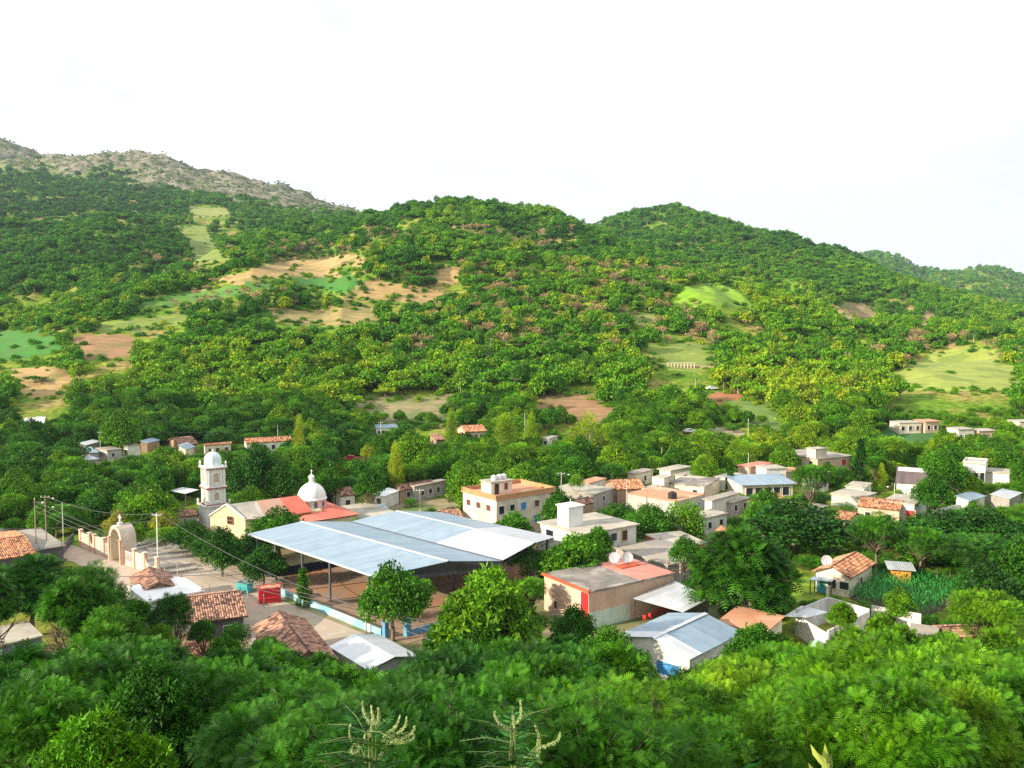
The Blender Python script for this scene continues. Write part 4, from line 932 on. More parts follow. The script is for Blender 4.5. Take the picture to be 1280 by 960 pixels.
gbox('wall_panel', ss(120.5)+.34, ss(133)-.34, -.3, 2.85, .2, beige); gbox('coping', ss(120.5)+.3, ss(133)-.3, 2.85, 2.97, .34, beige)
gbox('wall_panel', ss(171)+.34, ss(183)-.34, -.3, 2.75, .2, beige); scoop(ss(183)+.34, ss(197)-.34, 2.65, beige)
def railing(a, c):
    gbox('wall_panel', a, c, -.3, .45, .2, beige); g = MB(); n = int((c-a)/.42)
    for i in range(n+1): s = a+(c-a)*(i+.5)/(n+1); g.tube([gp(s, .45), gp(s, 2.4)], .055, 5)
    for z in (.7, 2.2): g.tube([gp(a, z), gp(c, z)], .04, 4)
    g.build('railing', whitep, t)
railing(ss(133)+.34, ss(144.5)-.34); railing(ss(158.5)+.34, ss(171)-.34)
guardbox([gp(0, 0), gp(0, 3.2), gp(GL, 0), gp(GL, 3.2)])
for i in range(10): q = gp(GL*i/9); FOOT.append((q.x, q.y, 2.2))
t = thing('arched_gateway', 'tall beige barrel arched gateway with a white cross in the churchyard wall', 'gateway', gp(ss(151)))
ga, gb_ = ss(145.5), ss(157.5); gc = (ga+gb_)/2; ro = (gb_-ga)/2+.5; ri = ro-.62; zs = 3.9
b = MB(); n = 20
for (o0, o1, r0_, r1_) in ((.55, -2.0, ri, ro),):
    ring = lambda r, o: [gp(gc-r, -.2, o)]+[gp(gc-r*math.cos(math.pi*i/n), zs+r*1.05*math.sin(math.pi*i/n), o) for i in range(n+1)]+[gp(gc+r, -.2, o)]
    a_, b2, c_, d_ = ring(r0_, o0), ring(r1_, o0), ring(r0_, o1), ring(r1_, o1); m = len(a_)
    b.add(a_+b2+c_+d_, [f for i in range(m-1) for f in ((i, i+1, m+i+1, m+i), (m+i, m+i+1, 3*m+i+1, 3*m+i), (2*m+i+1, 2*m+i, 3*m+i, 3*m+i+1), (2*m+i, 2*m+i+1, i+1, i))])
arch = b.build('arch', beige, t)
b = MB()
for s in (-1, 1):
    for o in (.62, ): b.box(gp(gc+s*(ro-.25), 1.9, o), (.34, .3, 4.2), gd)
    b.box(gp(gc+s*(ro-.25), 4.08, .62), (.55, .5, .16), gd)
b.build('pilaster', pink, t)
b = MB(); z0 = zs+ro*1.05; b.box(gp(gc, z0+.15, -.4), (.7, .7, .35), gd); b.box(gp(gc, z0+.95, -.4), (.20, .20, 1.3), gd); b.box(gp(gc, z0+1.15, -.4), (.85, .19, .20), gd); b.build('cross', whitep, t)
b = MB()
for i in range(9): s = gc-ri+.2+i*(2*ri-.4)/8; b.tube([gp(s, 0, -.9), gp(s, zs+math.sqrt(max(.05, ri*ri-(s-gc)**2)), -.9)], .035, 4)
for z in (.5, 2.2, 3.7): b.tube([gp(gc-ri, z, -.9), gp(gc+ri, z, -.9)], .04, 4)
b.build('gate', M('gate_gold', (.62,.48,.24), (.5,.38,.18), 2, .5, 0), t)
# bunting of white paper flags over the churchyard garden
b = MB()
for (p, q) in (((170, 684), (205, 672)), ((172, 689), (214, 680)), ((168, 680), (198, 668)), ((176, 693), (220, 684))):
    a = P(*p, 2.2); c = P(*q, 2.6); b.tube([a, mix(a, c, .5)-Vector((0, 0, .3)), c], .008, 3)
    for i in range(18):
        k = (i+.5)/18; s = mix(a, c, k)-Vector((0, 0, .3*4*k*(1-k))); dd = (c-a).normalized()*.11
        b.add([s-dd, s+dd, s+dd*.6-Vector((0, 0, .26)), s-dd*.6-Vector((0, 0, .26))], [(0, 1, 2, 3)]); 
o = single('bunting', 'strings of small white paper flags hanging over the churchyard garden', 'bunting', b, whitep, tuple(P(190, 680).xy)+(0,))
# stone bench and steps
for (x0, y0, x1, y1, nm, lb) in ((200, 712, 238, 706, 'stone_ledge', 'low pale stone ledge beside the end of the churchyard wall'), (202, 719, 246, 712, 'stone_step', 'long flat stone step in front of the pale ledge')):
    a, c = P(x0, y0), P(x1, y1); m = (a+c)/2; b = MB(); b.box((m.x, m.y, .22), ((c-a).length, 1.1, .46), c-a); single(nm, lb, 'step' if 'step' in nm else 'ledge', b, rlight, (m.x, m.y, 0))
# ------------------------------------------------------------------ church
t = thing('church', 'church with white domed bell tower, yellow gable front and red roof with white dome', 'church', (-44, 158, 0))
trim = M('trim_red_brown', (.36,.11,.07), (.28,.09,.06), 1, .7, 0)
aqua = M('dome_aqua', (.66,.80,.80), (.58,.73,.74), .6, .6, 0, stain=(.74,.80,.80))
TC = P(267, 620, 5.6); TC = Vector((TC.x, TC.y, 0)); ta = (math.cos(R(38)), math.sin(R(38))); tx = Vector((*ta, 0)); ty = Vector((-ta[1], ta[0], 0)); TS = 3.5
dT = TC.y
def zpy(py, dd=None): return y2z(dd or dT, py)
z4 = zpy(630); z3 = zpy(608); z2 = zpy(584)
def tb(nm, z0, z1, w, m, par=t): b = MB(); b.box((TC.x, TC.y, (z0+z1)/2), (w, w, z1-z0), ta); return b.build(nm, m, par)
tower = tb('bell_tower', -.5, z4, TS+1.0, whitep, t)
for (a, c, w) in ((z4, z3, TS), (z3, z2, TS-.15)):
    st = tb('tower_stage', a, c, w, whitep, tower)
for z, w, m in ((z4, TS+1.5, whitep), (z4+.2, TS+.6, trim), (z3-.05, TS+.7, trim), (z3+.16, TS+.45, whitep), (z2-.05, TS+.6, trim), (z2+.16, TS+.75, whitep)):
    b = MB(); b.box((TC.x, TC.y, z+.0), (w, w, .20), ta); sub(tower, 'cornice', b, m)
# parapet rail pieces and corner urns
for sx, sy in ((-1, -1), (1, -1), (1, 1), (-1, 1)):
    for z, w, hh in ((z2+.26, TS/2+.12, 1.1), (z4+.1, TS/2+.55, 1.0)):
        p = TC+tx*sx*w+ty*sy*w; b = MB(); b.lathe([(0, 0), (.2, 0), (.2, .3), (.1, .4), (.22, .6), (.2, .8), (.06, hh), (0, hh+.1)], (p.x, p.y, z), 10); sub(tower, 'urn', b, whitep, True)
for (a, c) in ((z4, z3), (z3, z2)):
    hh = c-a
    for (fx, fy) in ((-ty, tx), (-tx, -ty), (tx, ty), (ty, -tx)):
        o = TC+fx*(TS/2+.01)
        b = MB(); n = 10; ww = .42; zb = a+.55; zt_ = c-1.35
        vs = [o+fy*s+Vector((0, 0, z))+fx*.03 for s, z in [(-ww, zb), (ww, zb)]+[(ww*math.cos(math.pi*i/n), zt_+ww*math.sin(math.pi*i/n)) for i in range(n+1)]]
        vs = [Vector((v.x, v.y, v.z)) for v in vs]; b.add(vs, [tuple(range(len(vs)))]); sub(tower, 'arch_opening', b, M('opening_ochre', (.60,.50,.30), (.30,.24,.15), 1, .9, 0))
        b = MB()
        for s in (-1.45, -.85, .85, 1.45): b.box(o+fy*s+Vector((0, 0, (a+c)/2))+fx*.05, (.20, .14, hh-.5), fy)
        b.box(o+Vector((0, 0, zb+.28))+fx*.10, (1.0, .12, .5), fy)
        sub(tower, 'pilaster', b, whitep)
# tower dome with drum
b = MB(); r = 1.62; z0 = z2+.26; hd = zpy(563)-z0; prof = [(r, 0), (r, hd*.42)]+[(r*math.cos(a), hd*.42+(hd*.50)*math.sin(a)) for a in [i*math.pi/2/8 for i in range(1, 9)]]
b.lathe(prof, (TC.x, TC.y, z0), 8, R(38+22.5)); sub(tower, 'tower_dome', b, aqua)
b = MB(); b.tube([(TC.x, TC.y, z0+hd*.9), (TC.x, TC.y, z0+hd*1.08)], .1, 6); b.tube([(TC.x-.2, TC.y, z0+hd*1.03), (TC.x+.2, TC.y, z0+hd*1.03)], .05, 5); sub(tower, 'finial', b, whitep)
guardbox([(TC.x-2.6, TC.y, z2+4), (TC.x+2.6, TC.y, 0)]); FOOT.append((TC.x, TC.y, 4.5))
# nave
DC = P(390, 632, 5.9); DC = Vector((DC.x, DC.y, 0))
FA = P(284, 632, 7.9); FA = Vector((FA.x, FA.y, 0)); na = (DC-FA).normalized(); nb_ = Vector((na.y, -na.x, 0)); nw = 4.3      # nb_ : right/near side
# facade direction turned a little towards the street
fd_ = Vector((.94, -.34, 0)).normalized()
def np_(s, o, z): q = FA+na*s+nb_*o; return Vector((q.x, q.y, z))
NL = (DC-FA).length
fl = FA-fd_*nw*.85; fr_ = FA+fd_*nw*.85; bl = np_(NL, -nw, 0); br = np_(NL, nw, 0)
b = MB(); b.prism([(p.x, p.y) for p in (fl, fr_, br, bl)], -.5, 5.9); b.build('nave_wall', yellow, t)
b = MB(); u = lambda p, z: Vector((p.x, p.y, z)); off = -Vector((.34, .94, 0))*.12
ps = [u(fl, 5.9)+off, u(fr_, 5.9)+off, u(FA, 8.15)+off]; b.add(ps+[p+Vector((.34, .94, 0))*.3 for p in ps], [(0, 1, 2), (5, 4, 3), (0, 3, 4, 1), (1, 4, 5, 2), (2, 5, 3, 0)]); gab = b.build('front_gable', yellow, t)
for (p, q) in ((fl, FA), (FA, fr_)):
    b = MB(); a_ = u(p, 5.95 if p is fl else 8.2)+off*1.6; c_ = u(q, 8.2 if q is FA else 5.95)+off*1.6; b.tube([a_, c_], .17, 4); sub(gab, 'coping', b, whitep)
wp = FA+fd_*.6-Vector((.34, .94, 0))*.14; b = MB(); b.box((wp.x, wp.y, 5.4), (1.15, .14, 1.4), fd_); fr0 = b.build('window', trim, t); b = MB()
for sx_ in (-.25, .25):
    for sz in (-.33, .33): q = wp+fd_*sx_-Vector((.34, .94, 0))*.06; b.box((q.x, q.y, 5.4+sz), (.4, .06, .5), fd_)
sub(fr0, 'pane', b, glass)
dp = FA-fd_*.2-Vector((.34, .94, 0))*.14; b = MB(); b.box((dp.x, dp.y, 1.6), (2.2, .16, 3.2), fd_); b.build('door', M('door_wood', (.20,.10,.05), None, 2, .6, .1), t)
def nr(nm, s0, s1, m, w0=nw, z0=5.85, z1=8.1, s0v=None):
    for sg in (-1, 1):
        a_ = np_(s0, 0, z1); e0 = np_(s0, sg*(w0+.2), z0); e1 = np_(s1, sg*(w0+.2), z0); c_ = np_(s1, 0, z1)
        if s0 == 0: e0 = u(FA+fd_*(nw*.9)*sg-Vector((.34, .94, 0))*.2, z0)
        q = [e0, e1, c_, a_]
        if (q[1]-q[0]).cross(q[3]-q[0]).z < 0: q = [q[1], q[0], q[3], q[2]]
        b = MB(); b.slab(q, .12); b.build(nm, m, t)
nr('nave_roof', 0, 5.2, M('roof_nave_grey', (.48,.44,.38), (.38,.34,.30), .6, .9, .1)); nr('nave_roof', 5.2, 9.5, M('roof_nave_faded', (.55,.33,.24), (.46,.26,.19), .4, .9, .1, stain=(.50,.40,.32))); nr('nave_roof', 9.5, NL-2.0, rred)
# transept: low red hipped roof round the dome
tw, tl = 7.6, 5.6
c4 = [DC-na*tl-nb_*tw, DC-na*tl+nb_*tw, DC+na*tl+nb_*tw*.95, DC+na*tl-nb_*tw]
b = MB(); b.prism([(p.x, p.y) for p in c4], -.5, 4.9); b.build('transept_wall', yellow, t)
ap = u(DC, 6.2); c5 = [u(p+(p-DC).normalized()*.5, 4.9) for p in c4]; b = MB()
for i in range(4): b.add([c5[i], c5[(i+1) % 4], ap], [(0, 1, 2) if (c5[(i+1) % 4]-c5[i]).cross(ap-c5[i]).z > 0 else (2, 1, 0)])
b.add([p-Vector((0, 0, .12)) for p in c5], [(0, 1, 2, 3)]); b.build('transept_roof', rred, t)
ax = DC+na*(tl+3.4)+nb_*2; c4b = [DC+na*(tl+.1)-nb_*4, DC+na*(tl+.1)+nb_*tw, DC+na*(tl+8)+nb_*tw, DC+na*(tl+8)-nb_*4]
b = MB(); b.prism([(p.x, p.y) for p in c4b], -.5, 3.9); b.build('annex_wall', yellow, t); b = MB(); b.prism([(p.x, p.y) for p in [q+(q-ax).normalized()*.4 for q in c4b]], 3.9, 4.1); b.build('annex_roof', rlight, t)
r = 2.6; z0 = 5.3; b = MB(); b.lathe([(r, 0), (r, 1.9), (r+.12, 1.92), (r+.12, 2.08), (r, 2.1)]+[(r*math.cos(a), 2.1+r*1.08*math.sin(a)) for a in [i*math.pi/2/12 for i in range(0, 13)]], (DC.x, DC.y, z0), 32); dome = b.build('dome', whitep, t, smooth=True)
for i in range(10):
    a = R(-90-90+36*i+10); q = Vector((DC.x+r*math.cos(a), DC.y+r*math.sin(a), z0+1.15)); dd = Vector((-math.sin(a), math.cos(a), 0)); b = MB(); n = 8
    o = Vector((math.cos(a), math.sin(a), 0))*.04
    vs = [q+o+dd*.3*sx+Vector((0, 0, z)) for sx, z in [(-1, -.5), (1, -.5)]+[(math.cos(math.pi*i2/n), .15+.45*math.sin(math.pi*i2/n)) for i2 in range(n+1)]]
    b.add(vs, [tuple(range(len(vs)))]); sub(dome, 'window', b, M('stained_glass', (.10,.09,.22), (.22,.06,.08), 3, .3, 0))
zt_ = z0+2.1+r*1.08; b = MB(); b.lathe([(.62, -.15), (.62, .1), (.48, .15), (.48, .95), (.6, 1.0), (.55, 1.15), (.3, 1.4), (.1, 1.5), (.08, 1.75), (0, 1.8)], (DC.x, DC.y, zt_), 12); sub(dome, 'lantern', b, whitep)
b = MB(); b.box((DC.x, DC.y, zt_+2.05), (.1, .1, .7)); b.box((DC.x, DC.y, zt_+2.15), (.4, .09, .1)); sub(dome, 'cross', b, whitep)
guardbox([(DC.x-3, DC.y, zt_+1), (DC.x+3, DC.y, z0)]); guardbox([tuple(u(p, 5)) for p in c4[:3]]+[tuple(ap)])
FOOT.append((DC.x, DC.y, 11)); FOOT.append((FA.x+2, FA.y+1, 7)); FOOT.append(((FA.x+DC.x)/2, (FA.y+DC.y)/2, 7))
guardbox([(fl.x, fl.y, 8.2), (fr_.x, fr_.y, 4.6)])

# ------------------------------------------------------------------ other village buildings
Hs = house
# front row, left
Hs('adobe house with old dark clay tiles at the street bend', (158,722), (178,741), (212,732), 3.0, adobe, 'tile', tiled, ridge='l', rise=1.2, over=.5, wl=1)
Hs('white house with a flat white roof between two old tile roofs by the street', (151,733), (185,752), (247,736), 3.3, white, 'flat', M('roof_white', (.82,.82,.82), (.70,.70,.70), .5, .8, .05), wl=[(.25,.9,2.0,.8)], over=.12)
Hs('grey walled house with an old clay tile roof right of the white roofed house', (222,742), (238,778), (297,763), 3.0, darkst, 'tile', tiled, ridge='r', rise=1.5, over=.5, wr=[(.3,.9,2.0,1.0),(.7,.9,2.0,1.0)])
Hs('house half buried in trees with loose old clay tiles beside the street', (312,784), (352,836), (412,812), 3.0, adobe, 'tile', tiled, ridge='l', rise=1.5, over=.4)
Hs('house with a bright white sheet roof at the corner of the street', (410,808), (462,836), (517,815), 3.1, grey, 'tile' if 0 else 'metal', tinw, ridge='l', rise=.7, over=.3, wr=[(.3,.9,2.1,1.2,teal),(.7,.9,2.1,1.0)])
Hs('little pink tiled shed among the trees below the grey walled house', (214,812), (235,824), (266,816), 2.6, adobe, 'monotile', tile, ridge='r', rise=.5, over=.3, name='shed', cat='shed')
Hs('blue grey block house cut off by the left edge of the photo', (-30,786), (2,806), (38,782), 3.2, M('wall_slate_blue', (.20,.25,.33), (.14,.18,.25), 1.4, .9, .2), 'flat', rlight, wr=[(.6,1,2,.9)], over=.15)
Hs('dark stone house with a weathered grey roof at the left edge', (8,664), (46,687), (70,671), 3.0, darkst, 'flat', rconc, wr=[(.35,1,2,.7)], over=.3)
Hs('house with an orange clay tile roof at the far left edge of the street', (-40,672), (-8,700), (34,682), 3.2, darkst, 'tile', tile, ridge='r', rise=1.0, over=.3)
wallrun('dark stone yard wall beside the left end of the street', [(62,700), (78,694), (92,676)], 1.4, darkst, 'yard_wall')
# left hillfoot
shed('open shed with a white sheet roof on the slope at the far left', [(24,526,4),(55,530,4),(57,521,5),(26,520,5)], 4, tinw)
Hs('low tin roofed hut leftmost of the hut cluster at the hill foot', (94,553), (108,556), (122,551), 2.6, block, 'mono', tinw, ridge='r', rise=.5, name='hut', cat='hut')
Hs('second tin roofed hut with a slate blue roof in the hut cluster', (97,562), (112,566), (119,560), 2.6, block, 'mono', tinb, ridge='r', rise=.6, name='hut', cat='hut')
Hs('lowest tin roofed hut at the front of the hut cluster', (93,572), (108,575), (118,571), 2.2, block, 'mono', tinw, ridge='r', rise=.3, name='hut', cat='hut')
Hs('grey block house with one window right of the tin roofed huts', (116,560), (134,563), (148,560), 3.0, grey, 'flat', rconc, wl=1, wr=[(.4,1,2,.8)])
Hs('whitewashed store with a bare front beside the lamp pole at the hill foot', (151,556), (160,557), (171,556), 3.6, white, 'flat', rlight, wl=1, name='store', cat='store')
Hs('hut with a slate blue sheet roof and a porch above the whitewashed store', (172,552), (184,554), (196,550), 2.8, adobe, 'mono', tinb, ridge='r', rise=.7, name='hut', cat='hut')
Hs('house with a broad brown clay tile roof on the left hill foot', (208,551), (226,556), (243,550), 2.8, adobe, 'tile', tiled, ridge='r', rise=1.6, over=.5)
Hs('little pale house with a steep bluish sheet roof below the brown tile roof', (220,560), (232,562), (240,558), 2.4, cream, 'mono', tinb, ridge='r', rise=1.4)
Hs('cream house with four windows and low tile roof behind the bell tower', (252,556), (256,557), (286,554), 3.2, cream, 'tile', tile, ridge='r', rise=.5, wr=[(.2,1,2.2,1.1,rpane),(.48,1,2.2,1.1,rpane),(.82,1,2.2,1.1,rpane)])
Hs('long white house with an orange tile roof behind the dark trees', (303,552), (308,554), (362,551), 3.2, white, 'tile', tile, ridge='r', rise=1.2, wr=W(4))
shed('open shed with a flat white sheet roof left of the bell tower', [(212,613,3),(232,617,3),(249,612,3.2),(228,609,3.2)], 4, tinw)
Hs('low brown tiled outbuilding left of the church tower', (212,640), (222,646), (240,640), 2.6, block, 'tile', tiled, ridge='r', rise=.7, name='outbuilding', cat='outbuilding')
# behind the church and the court
Hs('house with a clay tile roof and white front behind the church dome', (411,613), (426,620), (441,614), 3.2, white, 'tile', tiled, ridge='r', rise=1.1, wl=1, wr=1)
Hs('low white house with a curved sheet roof behind the court', (465,614), (480,620), (497,613), 2.8, white, 'mono', tinw, ridge='r', rise=.4, wl=1)
Hs('long low house with an orange tile roof behind the court', (494,610), (500,613), (540,606), 2.8, adobe, 'tile', tiled, ridge='r', rise=1.1, wr=W(3))
Hs('long grey flat roofed house behind the tiled row', (510,604), (518,608), (556,600), 3.4, block, 'flat', rconc, wr=W(3))
Hs('small house with a blue sheet roof just left of the court roof', (458,634), (470,641), (486,634), 3.0, white, 'mono', tinb, ridge='r', rise=.4)
Hs('low house with a fallen clay tile roof left of the cream apartment house', (545,640), (560,648), (578,640), 3.0, adobe, 'tile', tiled, ridge='r', rise=1.0)
# hill foot centre
Hs('white windowed school building at the foot of the eroded tan bank', (467,533), (470,535), (496,534), 3.4, white, 'mono', tinb, ridge='r', rise=.6, wr=W(5, .06, .94, 1.0, 2.4, .8), name='school_building', cat='building')
Hs('brick house with a clay tile roof and pink front among trees at the hill foot', (571,536), (582,540), (608,536), 3.2, peach, 'tile', tile, ridge='r', rise=1.6, wr=W(3))
Hs('bare brick ruin left of the pink fronted house', (537,546), (546,550), (556,546), 2.4, adobe, 'monotile', tiled, ridge='r', rise=1.0, name='ruin', cat='ruin')
Hs('white box house behind the pale fan shaped tree', (678,545), (686,548), (697,545), 3.0, white, 'flat', rlight, wl=1, wr=1)
# right middle
Hs('long grey block house with a low roof between the apartment house and the tiled rows', (690,610), (742,618), (768,610), 3.2, block, 'flat', rlight, wl=2, wr=1)
Hs('plain grey walled house with a terracotta painted roof and black water tank', (786,618), (845,627), (884,618), 3.6, grey, 'flat', rterra, key='gt', wr=[(.45,1.3,2.3,.9,bpane,frame_w),(.78,1.3,2.3,.9,bpane,frame_w)], over=.1)
t, L_, Nn, R_, B_, h = HOUSES['gt']; q = Nn.lerp((L_+R_)/2, .35); tank(q, h+.08, 'black water tank on the terracotta painted roof', .9, 1.5)
Hs('white two level house with a thin grey roof right of the grey walled house', (884,617), (890,625), (926,616), 4.2, white, 'flat', rconc, over=.45, wr=[(.75,1.0,2.2,.9)])
Hs('pale concrete block tower house behind the terracotta painted roof', (817,595), (830,598), (842,595), 4.6, cream, 'flat', rlight, over=.05)
Hs('wide low house with a dusty concrete roof behind the pale block tower', (838,600), (880,608), (902,598), 3.2, cream, 'flat', rdark, wl=2)
Hs('small white house with a thin roof slab left of the round green tree', (826,584), (838,588), (864,583), 3.4, white, 'flat', rlight, over=.5, wl=1, wr=2)
Hs('long house with a ragged orange tile roof left of the pale block tower', (758,604), (772,612), (808,606), 3.0, adobe, 'tile', tile, ridge='r', rise=1.4)
Hs('long shed with a straight blue grey sheet roof over a pillared porch', (912,598), (928,606), (995,610), 3.0, cream, 'mono', tinb, ridge='r', rise=.7, wr=W(5, .05, .95, .3, 2.2, 1.6), over=.8, name='shed', cat='shed')
Hs('faded pink roofed house left of the white stair block', (925,580), (938,584), (968,579), 3.6, peach, 'flat', rpink, wr=2)
Hs('white stair block house beside the faded pink roof', (948,582), (958,586), (986,584), 4.6, white, 'flat', rlight, wr=[(.7,2.2,3.2,.9)])
Hs('orange roofed house behind the white stair block', (968,585), (978,590), (1008,587), 3.2, peach, 'flat', rterra)
Hs('two storey peach house with arched dark openings below the grassy slope', (974,568), (1022,574), (1069,570), 4.6, peach, 'flat', rconc, key='p2', wl=[(.2,2.6,3.8,1.1),(.4,2.3,3.9,1.2),(.6,2.3,3.9,1.2),(.85,2.5,3.8,1.2)], wr=[(.3,2.6,3.8,1.2,rpane),(.75,2.4,3.9,1.6,redp)])
t, L_, Nn, R_, B_, h = HOUSES['p2']; q = Nn.lerp((L_+R_)/2, .3); roofbox(t, q, 4, 3, h+.08, 2.3, cream, 'stair_room', (R_-Nn)); q = L_.lerp(R_, .2); tank(q, h+.08, 'black water tank at the left end of the two storey peach house roof', .8, 1.3)
Hs('red walled house with a long pale concrete roof', (811,668), (840,683), (887,678), 3.0, redw, 'flat', rlight, over=.2, wl=1)
Hs('low long concrete house between the peach hall and the red walled house', (772,684), (835,706), (896,690), 3.2, block, 'flat', rconc, over=.35, wl=W(4, .15, .95, .8, 1.8, .7), wr=[(.5,.8,2.0,1.0)])
Hs('low house with fallen orange tiles right of the red walled house', (900,664), (910,672), (926,668), 2.6, adobe, 'tile', tile, ridge='l', rise=.9)
Hs('low house with orange tiles half hidden under the dark tree', (942,668), (952,678), (966,672), 2.8, adobe, 'tile', tile, ridge='l', rise=.9)
# right
Hs('white house with a faded orange tile roof lower of the tiled pair', (1046,644), (1060,652), (1084,644), 3.2, white, 'tile', tile, ridge='l', rise=1.0, wr=[(.4,1,2,.9)])
Hs('upper long house of the tiled pair with orange roof beside the red door', (1078,630), (1124,638), (1138,630), 3.2, peach, 'tile', tile, ridge='l', rise=1.2, wl=2)
Hs('pale grey house with a flat front and a bright red door', (1108,622), (1143,631), (1165,622), 4.2, M('wall_pale_grey', (.62,.62,.60), (.50,.50,.48), 1, .9, .1), 'flat', rlight, wl=[(.9,.1,3.0,1.7,redp,frame_w,'door')], over=.05)
Hs('barn with a steep dark brown sheet roof and white front', (1126,600), (1158,606), (1164,598), 3.4, white, 'mono', tinr, ridge='l', rise=3.0, name='barn', cat='barn')
Hs('modern white house with a recessed porch right of the round green tree', (1209,575), (1232,580), (1240,575), 5.2, white, 'flat', rlight, parapet=.3, wl=[(.35,1.2,2.8,3.2),(.88,1,3,.9)])
Hs('low white annex right of the modern white house', (1238,588), (1262,592), (1272,587), 3.0, white, 'flat', rlight, over=.3)
Hs('small white house with a flat roof between trees left of the brown barn', (1062,606), (1080,610), (1094,604), 3.0, white, 'flat', rlight, wl=1, wr=1)
Hs('long pale wall house behind the light green bushes', (1044,614), (1078,622), (1100,616), 2.6, M('wall_pale_green', (.56,.62,.52), (.46,.52,.42), 1, .9, .1), 'flat', rlight)
Hs('white shed with a bluish sheet roof at the right behind the trees', (1202,620), (1212,626), (1238,620), 2.8, white, 'mono', tinb, ridge='r', rise=.7, name='shed', cat='shed')
Hs('house with a pale sheet roof at the right edge of the village', (1246,618), (1262,623), (1284,616), 2.8, block, 'mono', ting, ridge='r', rise=.4)
def Hd(label, px0, px1, y, dd, h, *a, **k):      # house on the rise, depth given
    z = tz((px0-640)/1108*dd*1.0, dd); x0 = (px0-640)/1108*dd*1.01; x1 = (px1-640)/1108*dd*1.01; dv = Vector((.12, .99, 0))
    z = min(tz(x0, dd), tz(x1, dd), tz((x0+x1)/2, dd+3)); n = Vector((x0+.3, dd-1.5, z)); r = Vector((x1, dd+.2, z)); ll = n+Vector((-.8, 6, 0)); return Hs(label, None, None, None, z+h, *a, c4=[ll, n, r, r+(ll-n)], z=z, **k)
Hd('long warm cream house with a porch left on the sunny rise', 1119, 1150, 0, 300, 3.6, cream, 'flat', rlight, wr=[(.15,4,4.1,.2)][:0], over=.2)
Hd('open brick porch house joined right of the long cream house', 1151, 1172, 0, 301, 3.8, peach, 'flat', rterra, over=.5)
Hd('white and peach house with a blue trimmed front on the sunny rise', 1192, 1216, 0, 290, 4.2, white, 'flat', rlight)
Hd('peach house with a white slab roof at the right on the sunny rise', 1218, 1246, 0, 291, 3.4, peach, 'flat', rlight)
Hd('small cream house cut off at the right edge on the sunny rise', 1268, 1300, 0, 300, 4.0, cream, 'flat', rlight)
for (nm, n_) in (('long warm', 3), ('open brick', 2), ('white and peach', 3), ('peach house', 2), ('small cream', 2)):
    t, L_, Nn, R_, B_, h = next(v for k, v in HOUSES.items() if k.startswith(nm)); z = t.location.z
    for i in range(n_): opening(t, (Nn.x, Nn.y, 0), (R_.x, R_.y, 0), (i+.5)/n_, 1.3, z+1.0, z+2.4, glass, frame_w)
for (a_, c_, h_, m_, l_) in (((742,632),(790,622),1.8,white,'white yard wall left of the terracotta painted roof'),((797,640),(848,648),2.0,block,'grey block yard wall under the terracotta painted roof'),((890,636),(935,630),1.6,white,'white yard wall right of the thin grey roof'),((700,672),(724,684),2.0,white,'white yard wall before the house with the square roof tower'),((800,690),(838,694),1.4,white,'white yard wall left of the red walled house'),((1090,652),(1140,646),2.2,M('wall_pale_grey', (.62,.62,.60)),'pale yard wall under the bright red door'),((1165,648),(1205,640),1.8,white,'white yard wall right of the bright red door'),((1226,628),(1290,634),1.6,block,'grey yard wall near the right edge of the village'),((115,576),(170,574),1.0,block,'low grey wall in front of the hut cluster'),((560,628),(600,618),1.8,adobe,'earth coloured wall left of the cream apartment house')):
    wallrun(l_, [a_, c_], h_, m_, 'yard_wall')
Hs('low white box house right of the ragged orange tile roof', (802,606), (812,612), (836,606), 3.0, white, 'flat', rlight, wl=1, wr=1)
Hs('small cream house left of the wide dusty concrete roof', (846,590), (856,595), (880,590), 3.2, cream, 'flat', rconc, wr=2)
Hs('flat pale house right of the wide dusty concrete roof', (896,592), (906,597), (930,592), 3.2, white, 'flat', rlight, wr=2)
Hs('white flat roofed house behind the red walled house', (862,640), (880,648), (912,641), 3.2, white, 'flat', rlight, wl=1, wr=2)
Hs('grey house with a pale roof above the bright bush', (900,622), (914,628), (940,622), 3.0, grey, 'flat', rlight, wr=2)
Hs('orange tiled house under the long pillared shed', (940,624), (952,630), (985,624), 3.0, adobe, 'tile', tile, ridge='r', rise=1.0)
Hs('pale block house with a flat roof left of the thin far pole', (786,588), (796,592), (818,587), 3.2, cream, 'flat', rconc, wr=1)
Hs('white house with a rust coloured roof between the tall lamp pole and the tiled row', (724,598), (736,604), (758,598), 3.2, white, 'flat', rterra, wr=1)
Hs('white two level house right of the orange roofed house', (1006,590), (1018,595), (1040,590), 4.4, white, 'flat', rlight, wl=1, wr=2)
Hs('low grey roofed house left of the faded orange tile roof', (1000,632), (1014,640), (1040,632), 2.8, block, 'flat', rconc, wr=2)
Hs('low tiled house below the tall lamp pole', (705,628), (716,634), (742,628), 2.8, adobe, 'tile', tiled, ridge='r', rise=.9)
